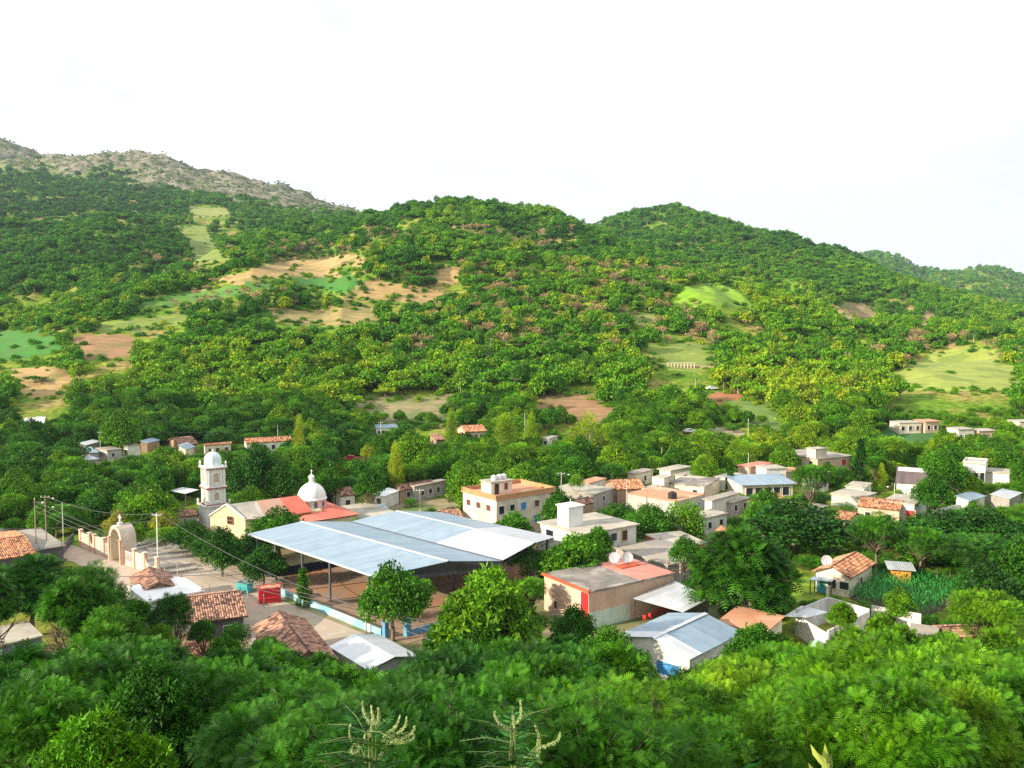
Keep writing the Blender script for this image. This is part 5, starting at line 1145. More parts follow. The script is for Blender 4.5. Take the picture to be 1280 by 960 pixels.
# colonnade of pillars on the slope, white truck, red truck
dd = 395; ct = Vector(((852-640)/1108*dd, dd, 0)); z = tz((866-640)/1108*dd, dd)
x0, x1 = (835-640)/1108*dd, (868-640)/1108*dd; t = thing('retaining_wall', 'row of short pale pillars joined by a beam on the hillside', 'retaining wall', ((x0+x1)/2, dd, z))
for i in range(9): b = MB(); x = x0+(x1-x0)*i/8; b.box((x, dd, z+.6), (.45, .5, 3.4)); b.build('pillar', beige, t)
b = MB(); b.box(((x0+x1)/2, dd, z+2.45), (x1-x0+1, .6, .3)); b.build('beam', beige, t); b = MB(); b.box(((x0+x1)/2+9, dd+3, z+.2), (x1-x0+16, 4, 1.6)); b.build('terrace', M('terrace_earth', (.55,.38,.24), (.44,.30,.18), .8, .9, .2), t)
guardbox([(x0, dd, z), (x1+8, dd, z+3)])
def vehicle(px, dd, label, m, name='truck', cat='truck', z=None, rz=0.2):
    x = (px-640)/1108*dd*1.01; z = tz(x, dd) if z is None else z; t = thing(name, label, cat, (x, dd, z))
    def pc(nm, mm, items, par=t):
        b = MB()
        for c, e in items: b.box(Vector((x, dd, z))+Vector(c), e)
        return b.build(nm, mm, par)
    body = pc('body', m, [((0, 0, .75), (4.6, 1.75, .6)), ((-.25, 0, 1.2), (1.9, 1.6, .5)), ((-.3, 0, 1.5), (1.6, 1.5, .12))]); pc('windscreen', glass, [((.72, 0, 1.25), (.05, 1.35, .34)), ((-.25, -.81, 1.25), (1.5, .03, .3)), ((-.25, .81, 1.25), (1.5, .03, .3))])
    pc('bumper', steel, [((2.34, 0, .5), (.1, 1.7, .2)), ((-2.34, 0, .5), (.1, 1.7, .2))])
    for sx in (-1.45, 1.45):
        for sy in (-.86, .86): b = MB(); b.tube([(x+sx, dd+sy-.1, z+.36), (x+sx, dd+sy+.1, z+.36)], .36, 14); b.build('wheel', blackp, t)
    t.rotation_euler = (0, 0, rz); FOOT.append((x, dd, 4)); guardbox([(x-3, dd, z), (x+3, dd, z+2)])
vehicle(888, 362, 'white pickup truck parked on the orange dirt clearing', whitep); vehicle(861, 300, 'white pickup truck at the foot of the pale dirt track', whitep, rz=.5); vehicle(440, 250, 'red van glimpsed between the trees behind the church', redp, 'van', 'van', rz=.1); vehicle(793, 212, 'dark parked car behind the ragged orange tile roof', steel, 'parked_car', 'car', rz=.1)
FOOT += [(ct.x, 395, 8)]
# maize plot and its fence
mz = [(1048,742), (1060,733), (1078,722), (1140,721), (1202,736), (1196,752), (1160,770), (1120,764), (1070,752)]
sheet('maize_plot', 'dark soil of the maize plot', mz, .03, M('soil_dark', (.12,.08,.05), (.07,.05,.035), 1, .95, .3))
vs = []; fs = []; tv = []
xs, ys = [P(*p).x for p in mz], [P(*p).y for p in mz]; poly = [(P(*p).x, P(*p).y) for p in mz]
for ix in np.arange(min(xs), max(xs), .8):
    for iy in np.arange(min(ys), max(ys), .55):
        x, y = ix+random.uniform(-.12, .12), iy+random.uniform(-.12, .12)
        if not inpoly(np.array([x]), np.array([y]), poly)[0]: continue
        h = random.uniform(1.3, 1.9)
        for k in range(7):
            a = random.uniform(0, 6.28); z0 = h*(.15+.12*k); l = random.uniform(.5, .8); c, s = math.cos(a), math.sin(a); w = .05
            pts = [(0, z0, w*.6), (l*.45, z0+.38, w), (l, z0+.12, .012)]; o = len(vs)
            for (r, z, ww) in pts: vs += [(x+c*r-s*ww, y+s*r+c*ww, z), (x+c*r+s*ww, y+s*r-c*ww, z)]
            fs += [(o, o+1, o+3, o+2), (o+2, o+3, o+5, o+4)]; tv += [random.random()]*6
me = npmesh('maize', np.array(vs), np.array(fs), [foliage('maize_leaf', [(0, (.04,.27,.04)), (1, (.08,.38,.05))], .3)], {'lv': tv})
o = bpy.data.objects.new('maize', me); COL.objects.link(o); o['kind'] = 'stuff'; o['label'] = 'dense dark green maize filling the plot by the tiled house'; o['category'] = 'maize'
FOOT.append((P(1125, 745).x, P(1125, 745).y, 9)); guardbox([(p[0], p[1], 1.2) for p in poly]+[(p[0], p[1], 0) for p in poly[4:8]])
t = thing('stick_fence', 'rough stick fence along the back and right of the maize plot', 'fence', P(1200, 736)); 
pl = [P(1078, 720), P(1140, 719), P(1204, 734), P(1199, 754), P(1163, 772), P(1120, 766)]
for i in range(len(pl)-1):
    n = max(2, int((pl[i+1]-pl[i]).length/1.6))
    for k in range(n): q = pl[i].lerp(pl[i+1], k/n); b = MB(); b.tube([(q.x, q.y, -.2), (q.x+random.uniform(-.1, .1), q.y, random.uniform(1.3, 1.9))], .06, 5); b.build('stake', bark, t)
b = MB()
for z in (.5, 1.0): b.tube([Vector((p.x, p.y, z)) for p in pl], .02, 4)
b.build('fence_wire', steel, t)
# ------------------------------------------------------------------ poles, lamps and wires
polec = M('pole_concrete', (.55,.53,.50), (.45,.43,.40), 2, .9, 0); polew = M('pole_wood', (.32,.26,.19), (.24,.19,.14), 2, .9, 0)
POLES = {}
def pole(key, px, yb, yt, label, m=polec, kind='cross', dd=None, lamp=None):
    if dd is None: p = P(px, yb)
    else: p = Vector(((px-640)/1108*dd, dd, 0)); p.z = tz(p.x, p.y)
    h = y2z(p.y, yt); t = thing('utility_pole', label, 'utility pole', p, 'utility poles of the village'); b = MB(); b.tube([(p.x, p.y, p.z-.3), (p.x, p.y, h)], [.12, .075], 8); b.build('shaft', m, t)
    if kind == 'cross': b = MB(); b.box((p.x, p.y, h-.35), (1.5, .1, .1)); b.build('crossarm', m, t); ins = [-.65, 0, .65]
    else: ins = [0]
    for i in ins: b = MB(); b.lathe([(0, 0), (.06, 0), (.08, .06), (.04, .12), (.07, .18), (0, .2)], (p.x+i, p.y, h-(.3 if kind == 'cross' else 0)), 8); b.build('insulator', whitep, t)
    if lamp:
        b = MB(); b.tube([(p.x, p.y, h-.9), (p.x+lamp*.9, p.y-.2, h-.5), (p.x+lamp*1.4, p.y-.3, h-.5)], .035, 5); b.build('lamp_arm', steel, t)
        b = MB(); b.lathe([(0, .12), (.16, .1), (.2, 0), (.12, -.14), (0, -.18)], (p.x+lamp*1.5, p.y-.3, h-.5), 10); b.build('lamp_head', whitep, t)
    POLES[key] = (p, h)
pole('a', 46, 702, 624, 'left of the two wooden poles standing close together at the street bend', polew, 'top', lamp=1)
pole('b', 59, 698, 619, 'taller wooden pole right of its twin at the street bend', polew, 'cross', lamp=1)
pole('c', 79.5, 678, 630, 'short pale concrete pole before the dark trees at the street bend', polec, 'top', lamp=-1)
pole('d', 198, 722, 641, 'white concrete pole at the right end of the churchyard wall', whitep, 'cross')
pole('e', 457.5, 792, 760, 'short pole in front of the light blue court wall', polec, 'top')
pole('f', 850, 733, 670, 'pale pole behind the carport roof', polec, 'top')
pole('g', 525, 652, 611, 'pole just behind the court roof', polec, 'cross')
pole('h', 701.5, 640, 590, 'tall lamp pole right of the cream apartment house', polec, 'cross', lamp=1)
pole('i', 666, 622, 596, 'thin pole behind the cream apartment house', polec, 'top')
pole('j', 126, 572, 539, 'pole beside the grey block house at the hill foot', polec, 'cross')
pole('k', 168, 572, 538, 'pole beside the whitewashed store at the hill foot', polec, 'cross')
pole('l', 347.5, 560, 532, 'pole in front of the long white tiled house', polec, 'top')
pole('m', 476, 548, 527, 'pole beside the white school building', polec, 'cross')
pole('n', 934.5, 575, 524, 'pole on the grassy slope above the faded pink roof', polec, 'top')
pole('o', 935, 602, 567, 'pole behind the long pillared shed', polec, 'top')
pole('p', 1117, 650, 605, 'lamp pole beside the red door house', polec, 'top', lamp=-1)
pole('q', 1101, 572, 557, 'far lamp pole beside the dark columnar tree', polec, 'top', lamp=1)
pole('r', 827, 650-60, 560, 'thin far pole among trees left of the small white house', polec, 'top')
pole('s', 870, 0, 474, 'pole on the slope left of the orange clearing', polec, 'top', dd=360, lamp=1)
pole('t', 909.5, 0, 512, 'pole beside the dirt track under the orange clearing', polec, 'top', dd=330)
pole('u', 1168, 545, 525, 'thin pole in front of the open brick porch house', polec, 'top')
pole('v', 783, 700-55, 600, 'thin pole above the ragged orange tile roof', polec, 'top')
pole('w', 656, 560, 517, 'pole among the trees below the reddish bank', polec, 'top')
pole('x', 1212, 606, 586, 'short pole left of the low white annex', polec, 'top')
wire = M('wire_grey', (.16,.16,.17), None, 2, .6, 0)
def cable(a, c, sag, label, r=.022, cat='cable', group='overhead cables'):
    pts = [a.lerp(c, i/12)-Vector((0, 0, sag*4*(i/12)*(1-i/12))) for i in range(13)]; b = MB(); b.tube(pts, r, 4); m = (a+c)/2
    single('overhead_cable', label, cat, b, wire, (m.x, m.y, m.z), group)
PT = lambda k, o=0, dz=-.1: Vector((POLES[k][0].x+o, POLES[k][0].y, POLES[k][1]+dz))
cable(PT('b'), PT('d'), 1.2, 'cable from the taller twin pole to the white pole over the churchyard wall', .03)
cable(PT('c'), PT('b', .65), .5, 'cable between the short concrete pole and the twin poles')
for i, nm in enumerate(('upper', 'middle', 'lower')):
    a = PT('a', 0, -.3-.8*i); c = PT('e', 0, .1-.45*i); cable(a, c, 1.6, '%s long cable from the left twin pole to the short pole by the court' % nm, .03)
for i, nm in enumerate(('highest', 'second', 'third')):
    c = P(900-60*i, 840+18*i, 9); cable(PT('e', 0, .1-.4*i), c, .6, '%s cable running from the short court pole right into the trees' % nm, .03)
cable(PT('d', .3), PT('e'), 1.3, 'cable from the white pole down the street to the short court pole', .03)
cable(PT('d'), Vector((-62, 100, 12.5)), .8, 'cable from the white pole toward the lower left', .03)
cable(Vector((-95, 108, 16.5)), PT('d', -.4, -1.2), 1.8, 'long cable crossing the street bend from the left edge to the white pole', .035)
cable(Vector((-95, 100, 14.5)), Vector((-38, 116, 6.2)), 1.6, 'lower long cable crossing the white roofed house from the left edge', .035)
cable(PT('j'), PT('k'), .5, 'cable between the two poles at the left hill foot'); cable(PT('k'), PT('l'), 1.2, 'long cable from the whitewashed store pole to the long white house pole')
cable(PT('h'), PT('v'), 1.0, 'cable from the tall lamp pole to the pole above the ragged tile roof'); cable(PT('g'), PT('h'), 1.0, 'cable from behind the court roof to the tall lamp pole')
for i, nm in enumerate(('top', 'middle', 'bottom')):
    a = Vector((-24, 30, y2z(30, 902+9*i))); c = Vector((-14.6, 28, y2z(28, 899+8.5*i))); c.x = -.485*28; cable(a, c, .12, '%s of the three close cables crossing the lower left corner' % nm, .017, group='close cables in the lower left corner')
for k in range(9):
    p = P(*[(122,735),(133,741),(206,727),(222,722),(310,757),(330,762),(300,768),(228,738),(262,741)][k]); b = MB(); b.tube([(p.x, p.y, -.1), (p.x, p.y, 2.2 if k < 6 else 1.8)], .05, 6)
    single('roadside_post', 'thin grey post along the street edge', 'post', b, polec, (p.x, p.y, 0), 'thin posts along the street')
# ------------------------------------------------------------------ trees one can point to
def T(key, px, ytop, wpx, d, tint, label, cat='tree', group=None, name='tree', wide=1.0):
    x = (px-640)/1108*d*(CP+0); z = tz(x, d); ht = max(.8, y2z(d, ytop)-z); rad = wpx/2/1108*d*1.02
    FOOT.append((x, d, .3)); return tree(key, x, d, z-.05, rad, ht, tint, label, cat, group, name)
def base(yb): return P(640, yb).y
T('mango', 612, 704, 148, 92, .50, 'big round mango like tree with knobbly yellow green tips in front of the court')
T('mango', 722, 664, 96, 127, .42, 'rounded dark tree with pinkish tips right of the court roof')
T('broad', 487, 702, 96, 108, .38, 'ragged dark tree in front of the court entrance beside the short pole')
T('column', 374, 704, 30, 121, .36, 'slim young tree on the pavement between red kiosk and court wall')
T('broad2', 232, 645, 66, 150, .24, 'dark tree leaning over the plaza just right of the white pole')
T('broad', 270, 658, 66, 136, .22, 'dark crowned tree with a pale trunk in the middle of the plaza')
T('broad2', 322, 676, 66, 131, .20, 'dense dark tree pressed against the left corner of the court roof')
T('broad2', 302, 664, 60, 142, .16, 'dark tree between the plaza trees and the church front')
T('broad', 250, 668, 46, 145, .2, 'smaller dark tree under the yellow church front')
T('broad', 344, 633, 84, 148, .36, 'green tree between the church roof and the far left corner of the court roof')
T('mango', 640, 638, 66, 148, .38, 'round green tree in front of the blue shutters of the apartment house')
T('mid_feather', 936, 662, 165, 113, .26, 'large feathery dark tree right of the carport')
T('broad', 998, 624, 150, 150, .16, 'very wide dark tree above the low tiled roofs on the right')
T('feather', 1105, 638, 62, 138, .36, 'slender light tree with a forked pale trunk behind the maize plot')
T('feather', 1162, 655, 62, 136, .36, 'small light tree right of the yellow orange hut')
T('broad', 1190, 638, 120, 150, .18, 'broad dark tree behind the maize plot left of the right edge')
T('broad2', 1240, 628, 130, 148, .18, 'broad dark tree filling the right edge above the maize plot')
T('feather', 1225, 665, 120, 132, .26, 'dark spreading tree at the right end of the maize plot')
T('broad2', 1290, 660, 90, 128, .3, 'dark tree cut off by the right edge beside the maize plot')
T('near_feather', 1245, 735, 90, 104, .52, 'bright green bushy tree right of the long white block wall')
T('near_rosette', 958, 776, 104, 88, .30, 'dark dense tree in front of the orange painted roof')
T('near_feather2', 868, 828, 104, 76, .40, 'light green feathery bush tree below the ribbed metal hall')
T('near_leafy', 770, 782, 150, 72, .38, 'large leafy tree standing left of the ribbed metal hall')
T('near_feather2', 206, 738, 72, 93, .22, 'grey green willowy shrub in front of the white roofed house', 'shrub')
T('near_feather2', 95, 697, 110, 90, .30, 'big feathery tree covering the street bend at the left')
T('mid_feather', 24, 696, 130, 110, .22, 'big dark feathery tree at the left edge under the old tile roof')
T('near_feather2', 130, 752, 90, 82, .42, 'fresh green tree below the white roofed house')
T('near_leafy', 188, 778, 60, 84, .52, 'small bright lime tree in front of the grey green shrub')
T('bush', 283, 775, 46, 100, .30, 'dark glossy shrub beside the grey walled tiled house', 'shrub')
T('mango', 600, 770, 60, 88, .30, 'bushy growth at the foot of the big round mango like tree', 'shrub')
T('broad', 548, 778, 50, 100, .34, 'dark small tree by the bright blue wall of the court')
T('broad', 180, 606, 86, 165, .50, 'tree with a yellow green top behind the arched gateway')
T('broad2', 140, 634, 40, 158, .80, 'tree covered in orange yellow blossom behind the churchyard wall', 'flowering tree')
T('broad2', 196, 634, 40, 157, .76, 'golden blossoming small tree left of the white pole top', 'flowering tree')
T('broad', 96, 590, 90, 185, .36, 'wide green tree at the left between the hut cluster and the street')
T('broad', 120, 612, 60, 172, .24, 'dark tree behind the left end of the churchyard wall')
T('feather', 58, 630, 60, 170, .40, 'light green bush beyond the twin wooden poles', 'shrub')
T('broad', 146, 512, 56, 258, .46, 'round topped tree with a visible trunk above the hut cluster')
T('broad2', 22, 557, 80, 215, .30, 'dark round tree at the far left under the white shed')
T('broad2', 76, 545, 60, 240, .26, 'dark bushy tree left of the tin roofed huts')
T('plume', 372, 518, 26, 240, .72, 'slim pale yellow tree rising right of the long white tiled house')
T('broad2', 318, 552, 72, 186, .16, 'very dark tall tree just right of the bell tower')
T('broad', 352, 575, 56, 178, .24, 'dark tree left of the church dome')
T('broad', 372, 570, 44, 196, .46, 'light green tree right behind the church dome')
T('broad2', 405, 580, 44, 186, .36, 'mid green tree right of the church dome lantern')
T('broad', 460, 585, 44, 172, .28, 'round dark green tree behind the tile roof right of the dome')
T('plume', 495, 552, 36, 205, .70, 'yellow brown feathery conifer left of the centre')
T('plume', 632, 515, 56, 250, .62, 'tall olive brown conifer above the apartment house')
T('plume', 664, 515, 34, 262, .60, 'narrower olive green conifer right of the tall olive brown one')
T('fan', 735, 514, 70, 250, .66, 'pale fan shaped tree with upswept branches')
T('plume', 562, 510, 26, 270, .6, 'narrow pale conifer left of the pink fronted house')
T('broad', 515, 536, 60, 225, .52, 'large light green tree in the middle left of the valley')
T('broad', 585, 583, 62, 178, .52, 'green gold tree just left of the cream apartment house')
T('broad2', 652, 575, 66, 200, .50, 'yellow green tree behind the roof of the cream apartment house')
T('bush', 722, 590, 26, 188, .50, 'small round bright green bush right of the tall lamp pole', 'shrub')
T('broad', 880, 571, 36, 210, .52, 'round clipped looking green tree between the white houses')
T('column', 917, 572, 20, 206, .30, 'small dark round topped tree by the faded pink roof')
T('column', 1080, 542, 26, 205, .10, 'dark columnar cypress right of the two storey peach house')
T('broad2', 1187, 556, 56, 188, .34, 'round dark green tree left of the modern white house')
T('feather', 1018, 578, 56, 175, .36, 'light spreading tree left of the small white house')
T('broad', 1176, 590, 54, 170, .26, 'dark tree between the brown barn and the low white annex')
T('broad', 1000, 500, 60, 300, .62, 'tall sunlit tree beside the grassy slope')
T('broad', 1045, 498, 40, 300, .46, 'dark round tree at the top of the rise beside the reddish bank')
T('broad', 952, 536, 40, 262, .66, 'yellow green tree left of the pole on the grassy slope')
T('broad2', 815, 605+20, 76, 158, .34, 'dark green clump left of the red walled house')
T('bush', 858, 622, 60, 160, .48, 'bright bush under the grey walled house with the water tank', 'shrub')
T('broad', 962, 610, 60, 165, .40, 'leafy tree under the long pillared shed')
T('broad', 860, 668, 44, 130, .34, 'small tree in front of the red walled house')
T('mango', 752, 656, 40, 135, .36, 'tree touching the white house with the square roof tower')
T('broad', 700, 612, 100/1.6, 158, .30, 'dark tree behind the white house with the square roof tower')
T('bush', 505, 640, 50, 152, .36, 'hedge like bush showing above the far edge of the court roof', 'shrub')
T('bush', 440, 646, 50, 150, .34, 'dark low hedge between the church annex and the court roof', 'shrub')
T('hill_round', 886, 356, 20, None or 640, .55, 'lone round tree standing on the yellow green meadow') 
T('near_rosette', 105, 880, 230, 15, .44, 'pale leaved bush with light new leaves in the lower left corner', 'bush')
for (px_, yt_, w_, d_, l_) in ((1005,806,70,86,'light green tree under the loose curled tin sheet'),(1075,786,80,84,'light green tree in front of the white block wall'),(1135,782,90,83,'broad light green tree before the ruined white store'),(1205,792,90,82,'light green tree below the broken clay tile roof'),(1265,786,90,84,'light green tree at the right edge below the broken clay tile roof'),(1060,752,40,97,'thin young tree inside the roofless house yard'),(1115,768,50,96,'small tree growing by the long white block wall')): T('mid_feather', px_, yt_, w_, d_, .5, l_)
for (px_, yt_, w_, d_, l_) in ((330,792,70,86,'leafy tree hiding the foot of the loose tiled house'),(268,790,60,90,'tree in front of the little pink tiled shed'),(395,822,70,84,'leafy tree left of the bright white sheet roof'),(445,834,60,83,'low leafy tree under the bright white sheet roof'),(158,742,60,94,'green tree hiding the left wall of the white roofed house'),(245,770,40,96,'small tree against the grey walled tiled house')): T('mid_leafy', px_, yt_, w_, d_, .38, l_)
for (px_, yt_, w_, d_, l_) in ((78,724,80,84,'dense leafy tree between the left edge and the white roofed house'),(112,730,90,86,'dense leafy tree just left of the white roofed house'),(-30,712,90,92,'tree cut off by the left edge under the old tile roof')): T('mid_feather', px_, yt_, w_, d_, .33, l_)
T('hill_flat', 40, 470, 30, 365, .30, 'dark tree on the tan field at the far left')
T('hill_bare', 205, 485, 30, 360, .9, 'bare trunked tree on the reddish slope')
print('named trees', len(TREES))
# ------------------------------------------------------------------ the rest of the nearer trees
NTREE0 = len(TREES)
def clear(x, y, r):
    for (a, b_, q) in FOOT:
        if (a-x)**2+(b_-y)**2 < (q+r*.55)**2: return False
    return True
def spaced(x, y, r, k=.62):
    for t in TREES:
        if (t[0]-x)**2+(t[1]-y)**2 < ((t[3]+r)*k)**2: return False
    return True
ROAD = [(-40,652),(40,668),(101,684),(196,722),(260,690),(352,712),(356,745),(480,800),(560,830),(560,850),(420,838),(300,790),(200,765),(130,738),(92,702),(40,694),(-60,690)]
ROADW = [tuple(P(*p).xy) for p in ROAD]
def onroad(x, y): a = np.array([x]); b_ = np.array([y]); return inpoly(a, b_, ROADW)[0] or inpoly(a, b_, CANO)[0]
PROT = [(-20, 772, 34, 806, 100), (40, 672, 350, 752, 108), (340, 700, 480, 790, 112), (500, 765, 560, 795, 108)]
def blocks(x, y, z, r, ht, tol=.22):
    x0, y0 = PX(x, y, z+ht); hw = r/y*1108; y1 = PX(x, y, z+ht*.25)[1]; X0, X1 = x0-hw, x0+hw
    for (a, b_, c, d_, dep) in BOX:
        if dep <= y: continue
        ov = max(0, min(X1, c)-max(X0, a))*max(0, min(y1, d_)-max(y0, b_)); ar = (c-a)*(d_-b_)
        if ov > tol*max(ar, 1) : return True
    for (a, b_, c, d_, dep) in PROT:
        if max(0, min(X1, c)-max(X0, a)) > 4 and max(0, min(y1, d_)-max(y0, b_)) > 5 and y < 200: return True
    return False
def region(px, d):
    s = 'left' if px < 380 else ('middle' if px < 850 else 'right'); return s
FGL = [(-200,790),(0,815),(60,790),(110,770),(150,768),(200,785),(240,800),(300,800),(345,802),(400,824),(450,832),(520,812),(545,795),(620,785),(700,795),(760,795),(830,845),(900,838),(960,808),(1010,806),(1060,792),(1110,784),(1150,790),(1200,796),(1280,792),(1500,790)]
def fgl(px): return float(np.interp(px, [a for a, b_ in FGL], [b_ for a, b_ in FGL]))
cnt = 0; tries = 0
FG_SHOW = []
FGK = ['near_feather', 'near_feather2', 'near_leafy', 'near_feather2', 'near_rosette']
while cnt < 150 and tries < 9000:
    tries += 1
    d = 13+ (86-13)*random.random()**.75; px = random.uniform(-60, 1340); x = (px-640)/1108*d
    z = tz(x, d); r = random.uniform(2.3, 4.6)*(.55 if d < 22 else (.8 if d < 35 else 1))
    yl = fgl(px)+random.uniform(-6, 16)+(0 if d > 55 else (55-d)*1.2)
    zt_ = y2z(d, yl); ht = min(zt_-z, random.uniform(9.5, 14.0))
    if ht < 1.6: continue
    r = min(r, ht*.62)
    if not clear(x, d, r*.4) or not spaced(x, d, r, .46) or onroad(x, d): continue
    if blocks(x, d, z, r, ht, .8): continue
    right = px > 780
    key = random.choice(['near_feather2', 'near_feather', 'near_feather2', 'near_feather'] if right else FGK)
    if d > 42: key = random.choice(['mid_feather', 'mid_feather', 'mid_leafy'] if not right else ['mid_feather', 'mid_feather', 'near_feather'])
    tint = random.gauss(.46, .05) if right else random.gauss(.27, .08)
    s = region(px, d); side = {'left': 'lower left', 'middle': 'lower middle', 'right': 'lower right'}[s]
    tree(key, x, d, z-.05, r, ht, min(max(tint, .15), .6), 'leafy green slope tree in the mass below the village, %s' % side, 'tree', 'slope trees below the village, %s' % side)
    cnt += 1
print('foreground', cnt)
VK = ['broad', 'broad2', 'feather', 'broad', 'broad2', 'airy', 'broad']
cnt = 0; tries = 0; LIMIT = 300-len(TREES)
cand = []
while cnt < LIMIT and tries < 30000:
    tries += 1
    d = math.sqrt(random.uniform(88**2, 250**2)); px = random.uniform(-30, 1310); x = (px-640)/1108*d
    z = tz(x, d); r = random.uniform(2.3, 5.2); ht = random.uniform(4.2, 8.2)*(.75+r/14)
    if not clear(x, d, r) or not spaced(x, d, r, .66) or onroad(x, d): continue
    if infield(np.array([x]), np.array([d]))[0]: continue
    if blocks(x, d, z, r, ht): continue
    if d > 200 and not spaced(x, d, r, .72): continue
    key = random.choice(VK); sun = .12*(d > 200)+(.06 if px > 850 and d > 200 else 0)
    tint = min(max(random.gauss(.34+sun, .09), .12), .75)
    if random.random() < .05 and d > 180: key = 'plume'; r = 2.0; ht *= 1.2; tint = .66
    s = region(px, d); dz = 'near the street and court' if d < 140 else ('among the village houses' if d < 200 else 'in the tree belt at the foot of the hills')
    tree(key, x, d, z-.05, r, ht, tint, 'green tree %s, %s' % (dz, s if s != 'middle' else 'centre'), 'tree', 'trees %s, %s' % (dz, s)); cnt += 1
print('village fill', cnt, 'tries', tries)
# ------------------------------------------------------------------ woodland on the hills: uncountable, one object of instances
def scatter(n_, d0, d1, pxr=(-460, 1740), seed=1, p=2.0):
    g_ = np.random.default_rng(seed); u = g_.random(n_); d = (d0**p+u*(d1**p-d0**p))**(1/p); px = g_.uniform(*pxr, n_); return (px-640)/1108*d, d, px
pts = []
def addpts(n_, d0, d1, s0, s1, seed, keep=1.0, kinds=None, p=2.0, thr=.06, shrub=False):
    x, y, px = scatter(n_, d0, d1, seed=seed, p=p); z = terrain(x, y)
    inf = infield(x, y); k = ~(inf | infield(x, y, (10.5 if d0 < 400 else 7.0)*(s0+s1)/2) | infield(x, y, 4.0)) if not shrub else ~(infield(x, y, 2.0) | inf) | (np.random.default_rng(seed+3).random(len(x)) < .05)
    dens = fbm(x, y, 32, 3)*1.25; g_ = np.random.default_rng(seed+9)
    k &= (dens+.30+g_.random(len(x))*.35 > thr)
    rk = rockmask(x, y, z); k &= g_.random(len(x)) > rk*.45
    x, y, z, px, rk = x[k], y[k], z[k], px[k], rk[k]
    pts.append((x, y, z, px, g_.uniform(s0, s1, len(x)), g_.random(len(x)), rk, np.full(len(x), shrub)))
addpts(2700, 150, 300, .8, 1.4, 10, thr=-.2); addpts(3300, 290, 400, .85, 1.5, 11, thr=-.05); addpts(13000, 400, 720, .6, 1.45, 12, thr=.15); addpts(10000, 380, 720, .5, 1.1, 32, shrub=True, thr=-.1); addpts(14500, 700, 1050, .7, 1.5, 13, p=2, thr=.12);  addpts(8500, 700, 1050, .7, 1.2, 33, shrub=True, thr=-.1); addpts(18000, 1050, 1700, 1.0, 1.7, 14); addpts(21500, 1700, 2700, 1.3, 2.3, 15); addpts(8500, 2700, 3700, 2.0, 3.4, 16)
bx, by, bpx = scatter(85000, 300, 1500, seed=77); g_ = np.random.default_rng(78)
i0 = infield(bx, by); ed = np.zeros(len(bx), bool)
for (ax, ay) in ((5, 0), (-5, 0), (0, 7), (0, -7)): ed |= (infield(bx+ax, by+ay) != i0)
ed &= g_.random(len(bx)) < .75; bx, by, bpx = bx[ed], by[ed], bpx[ed]; pts.append((bx, by, terrain(bx, by), bpx, g_.uniform(.35, .85, len(bx)), g_.random(len(bx)), np.zeros(len(bx)), np.ones(len(bx), bool))); print('edge shrubs', len(bx))
# below d 335 the nearer belt: low scrub between the single trees
x = np.concatenate([q[0] for q in pts]); y = np.concatenate([q[1] for q in pts]); z = np.concatenate([q[2] for q in pts]); px = np.concatenate([q[3] for q in pts]); sc_ = np.concatenate([q[4] for q in pts]); rn = np.concatenate([q[5] for q in pts]); rk = np.concatenate([q[6] for q in pts]); shb = np.concatenate([q[7] for q in pts])
ok = np.ones(len(x), bool)
TA = np.array([(t[0], t[1], t[3]) for t in TREES if t[1] > 120])
for i in np.where(y < 400)[0]:
    if len(TA) and ((TA[:, 0]-x[i])**2+(TA[:, 1]-y[i])**2 < (TA[:, 2]*.8+1.5)**2).any(): ok[i] = False
    elif blocks(x[i], y[i], z[i], 3.6*sc_[i], 5.5*sc_[i], .25) or onroad(x[i], y[i]) or not clear(x[i], y[i], 3): ok[i] = False
x, y, z, px, sc_, rn, rk, shb = [a[ok] for a in (x, y, z, px, sc_, rn, rk, shb)]
_, py = PX(x, y, z)
patch = fbm(x+333, y+99, 90, 3)*1.0; dry = fbm(x-500, y+777, 60, 2)
tint = .42+patch*.22+(rn-.5)*.24-.06*(y > 1050)
tint += np.clip((py-330)/160, 0, 1)*.05*(y < 700)+.05*(px > 850)
tint -= .10*((px < 220) & (y > 600))                         # left slope turned away from the sun: its shade put into the tint
dm = (dry > .20) & (rn > .72) & (y < 800) & (y > 400) & (px > 180); tint[dm] = .84+.16*rn[dm]
rb = (px > 540) & (px < 900) & (py > 330) & (py < 440) & (rn > .80); tint[rb] = .86+.1*rn[rb]
yl = (rn < .10) & (y < 700); tint[yl] = .68
tint[rk > .3] = .40; tint[y < 330] -= .10
sc_ = np.where(rk > .3, sc_*.36, sc_)
kind = np.where(tint > .8, 2, np.where(y < 330, np.where(rn*7 % 1 > .7, 4, 3), np.where(rn*7 % 1 > .6, 1, 0))).astype(np.int32)
kind = np.where(shb & (tint < .8) & (y > 330), 5, kind).astype(np.int32); kind = np.where((kind < 2) & (rn*31 % 1 > .84), 6, kind).astype(np.int32)
print('minz', Z.min(), V[:,0].min(), V[:,0].max()); print('hill points', len(x))
me = bpy.data.meshes.new('hillside_woodland'); me.vertices.add(len(x)); me.vertices.foreach_set('co', np.stack([x, y, z-.3], -1).astype(np.float32).ravel())
def put(nm, ty, vals, fld='value'): a = me.attributes.new(nm, ty, 'POINT'); a.data.foreach_set(fld, vals)
put('tint', 'FLOAT', np.clip(tint, .12, 1).astype(np.float32)); put('kind', 'INT', kind)
sc_ = np.where(y < 330, sc_*.8, sc_)
sv = np.stack([sc_, sc_, sc_*(.7+.5*((rn*13) % 1))*np.where(y < 330, 1.1, 1)], -1).astype(np.float32); put('scl', 'FLOAT_VECTOR', sv.ravel(), 'vector')
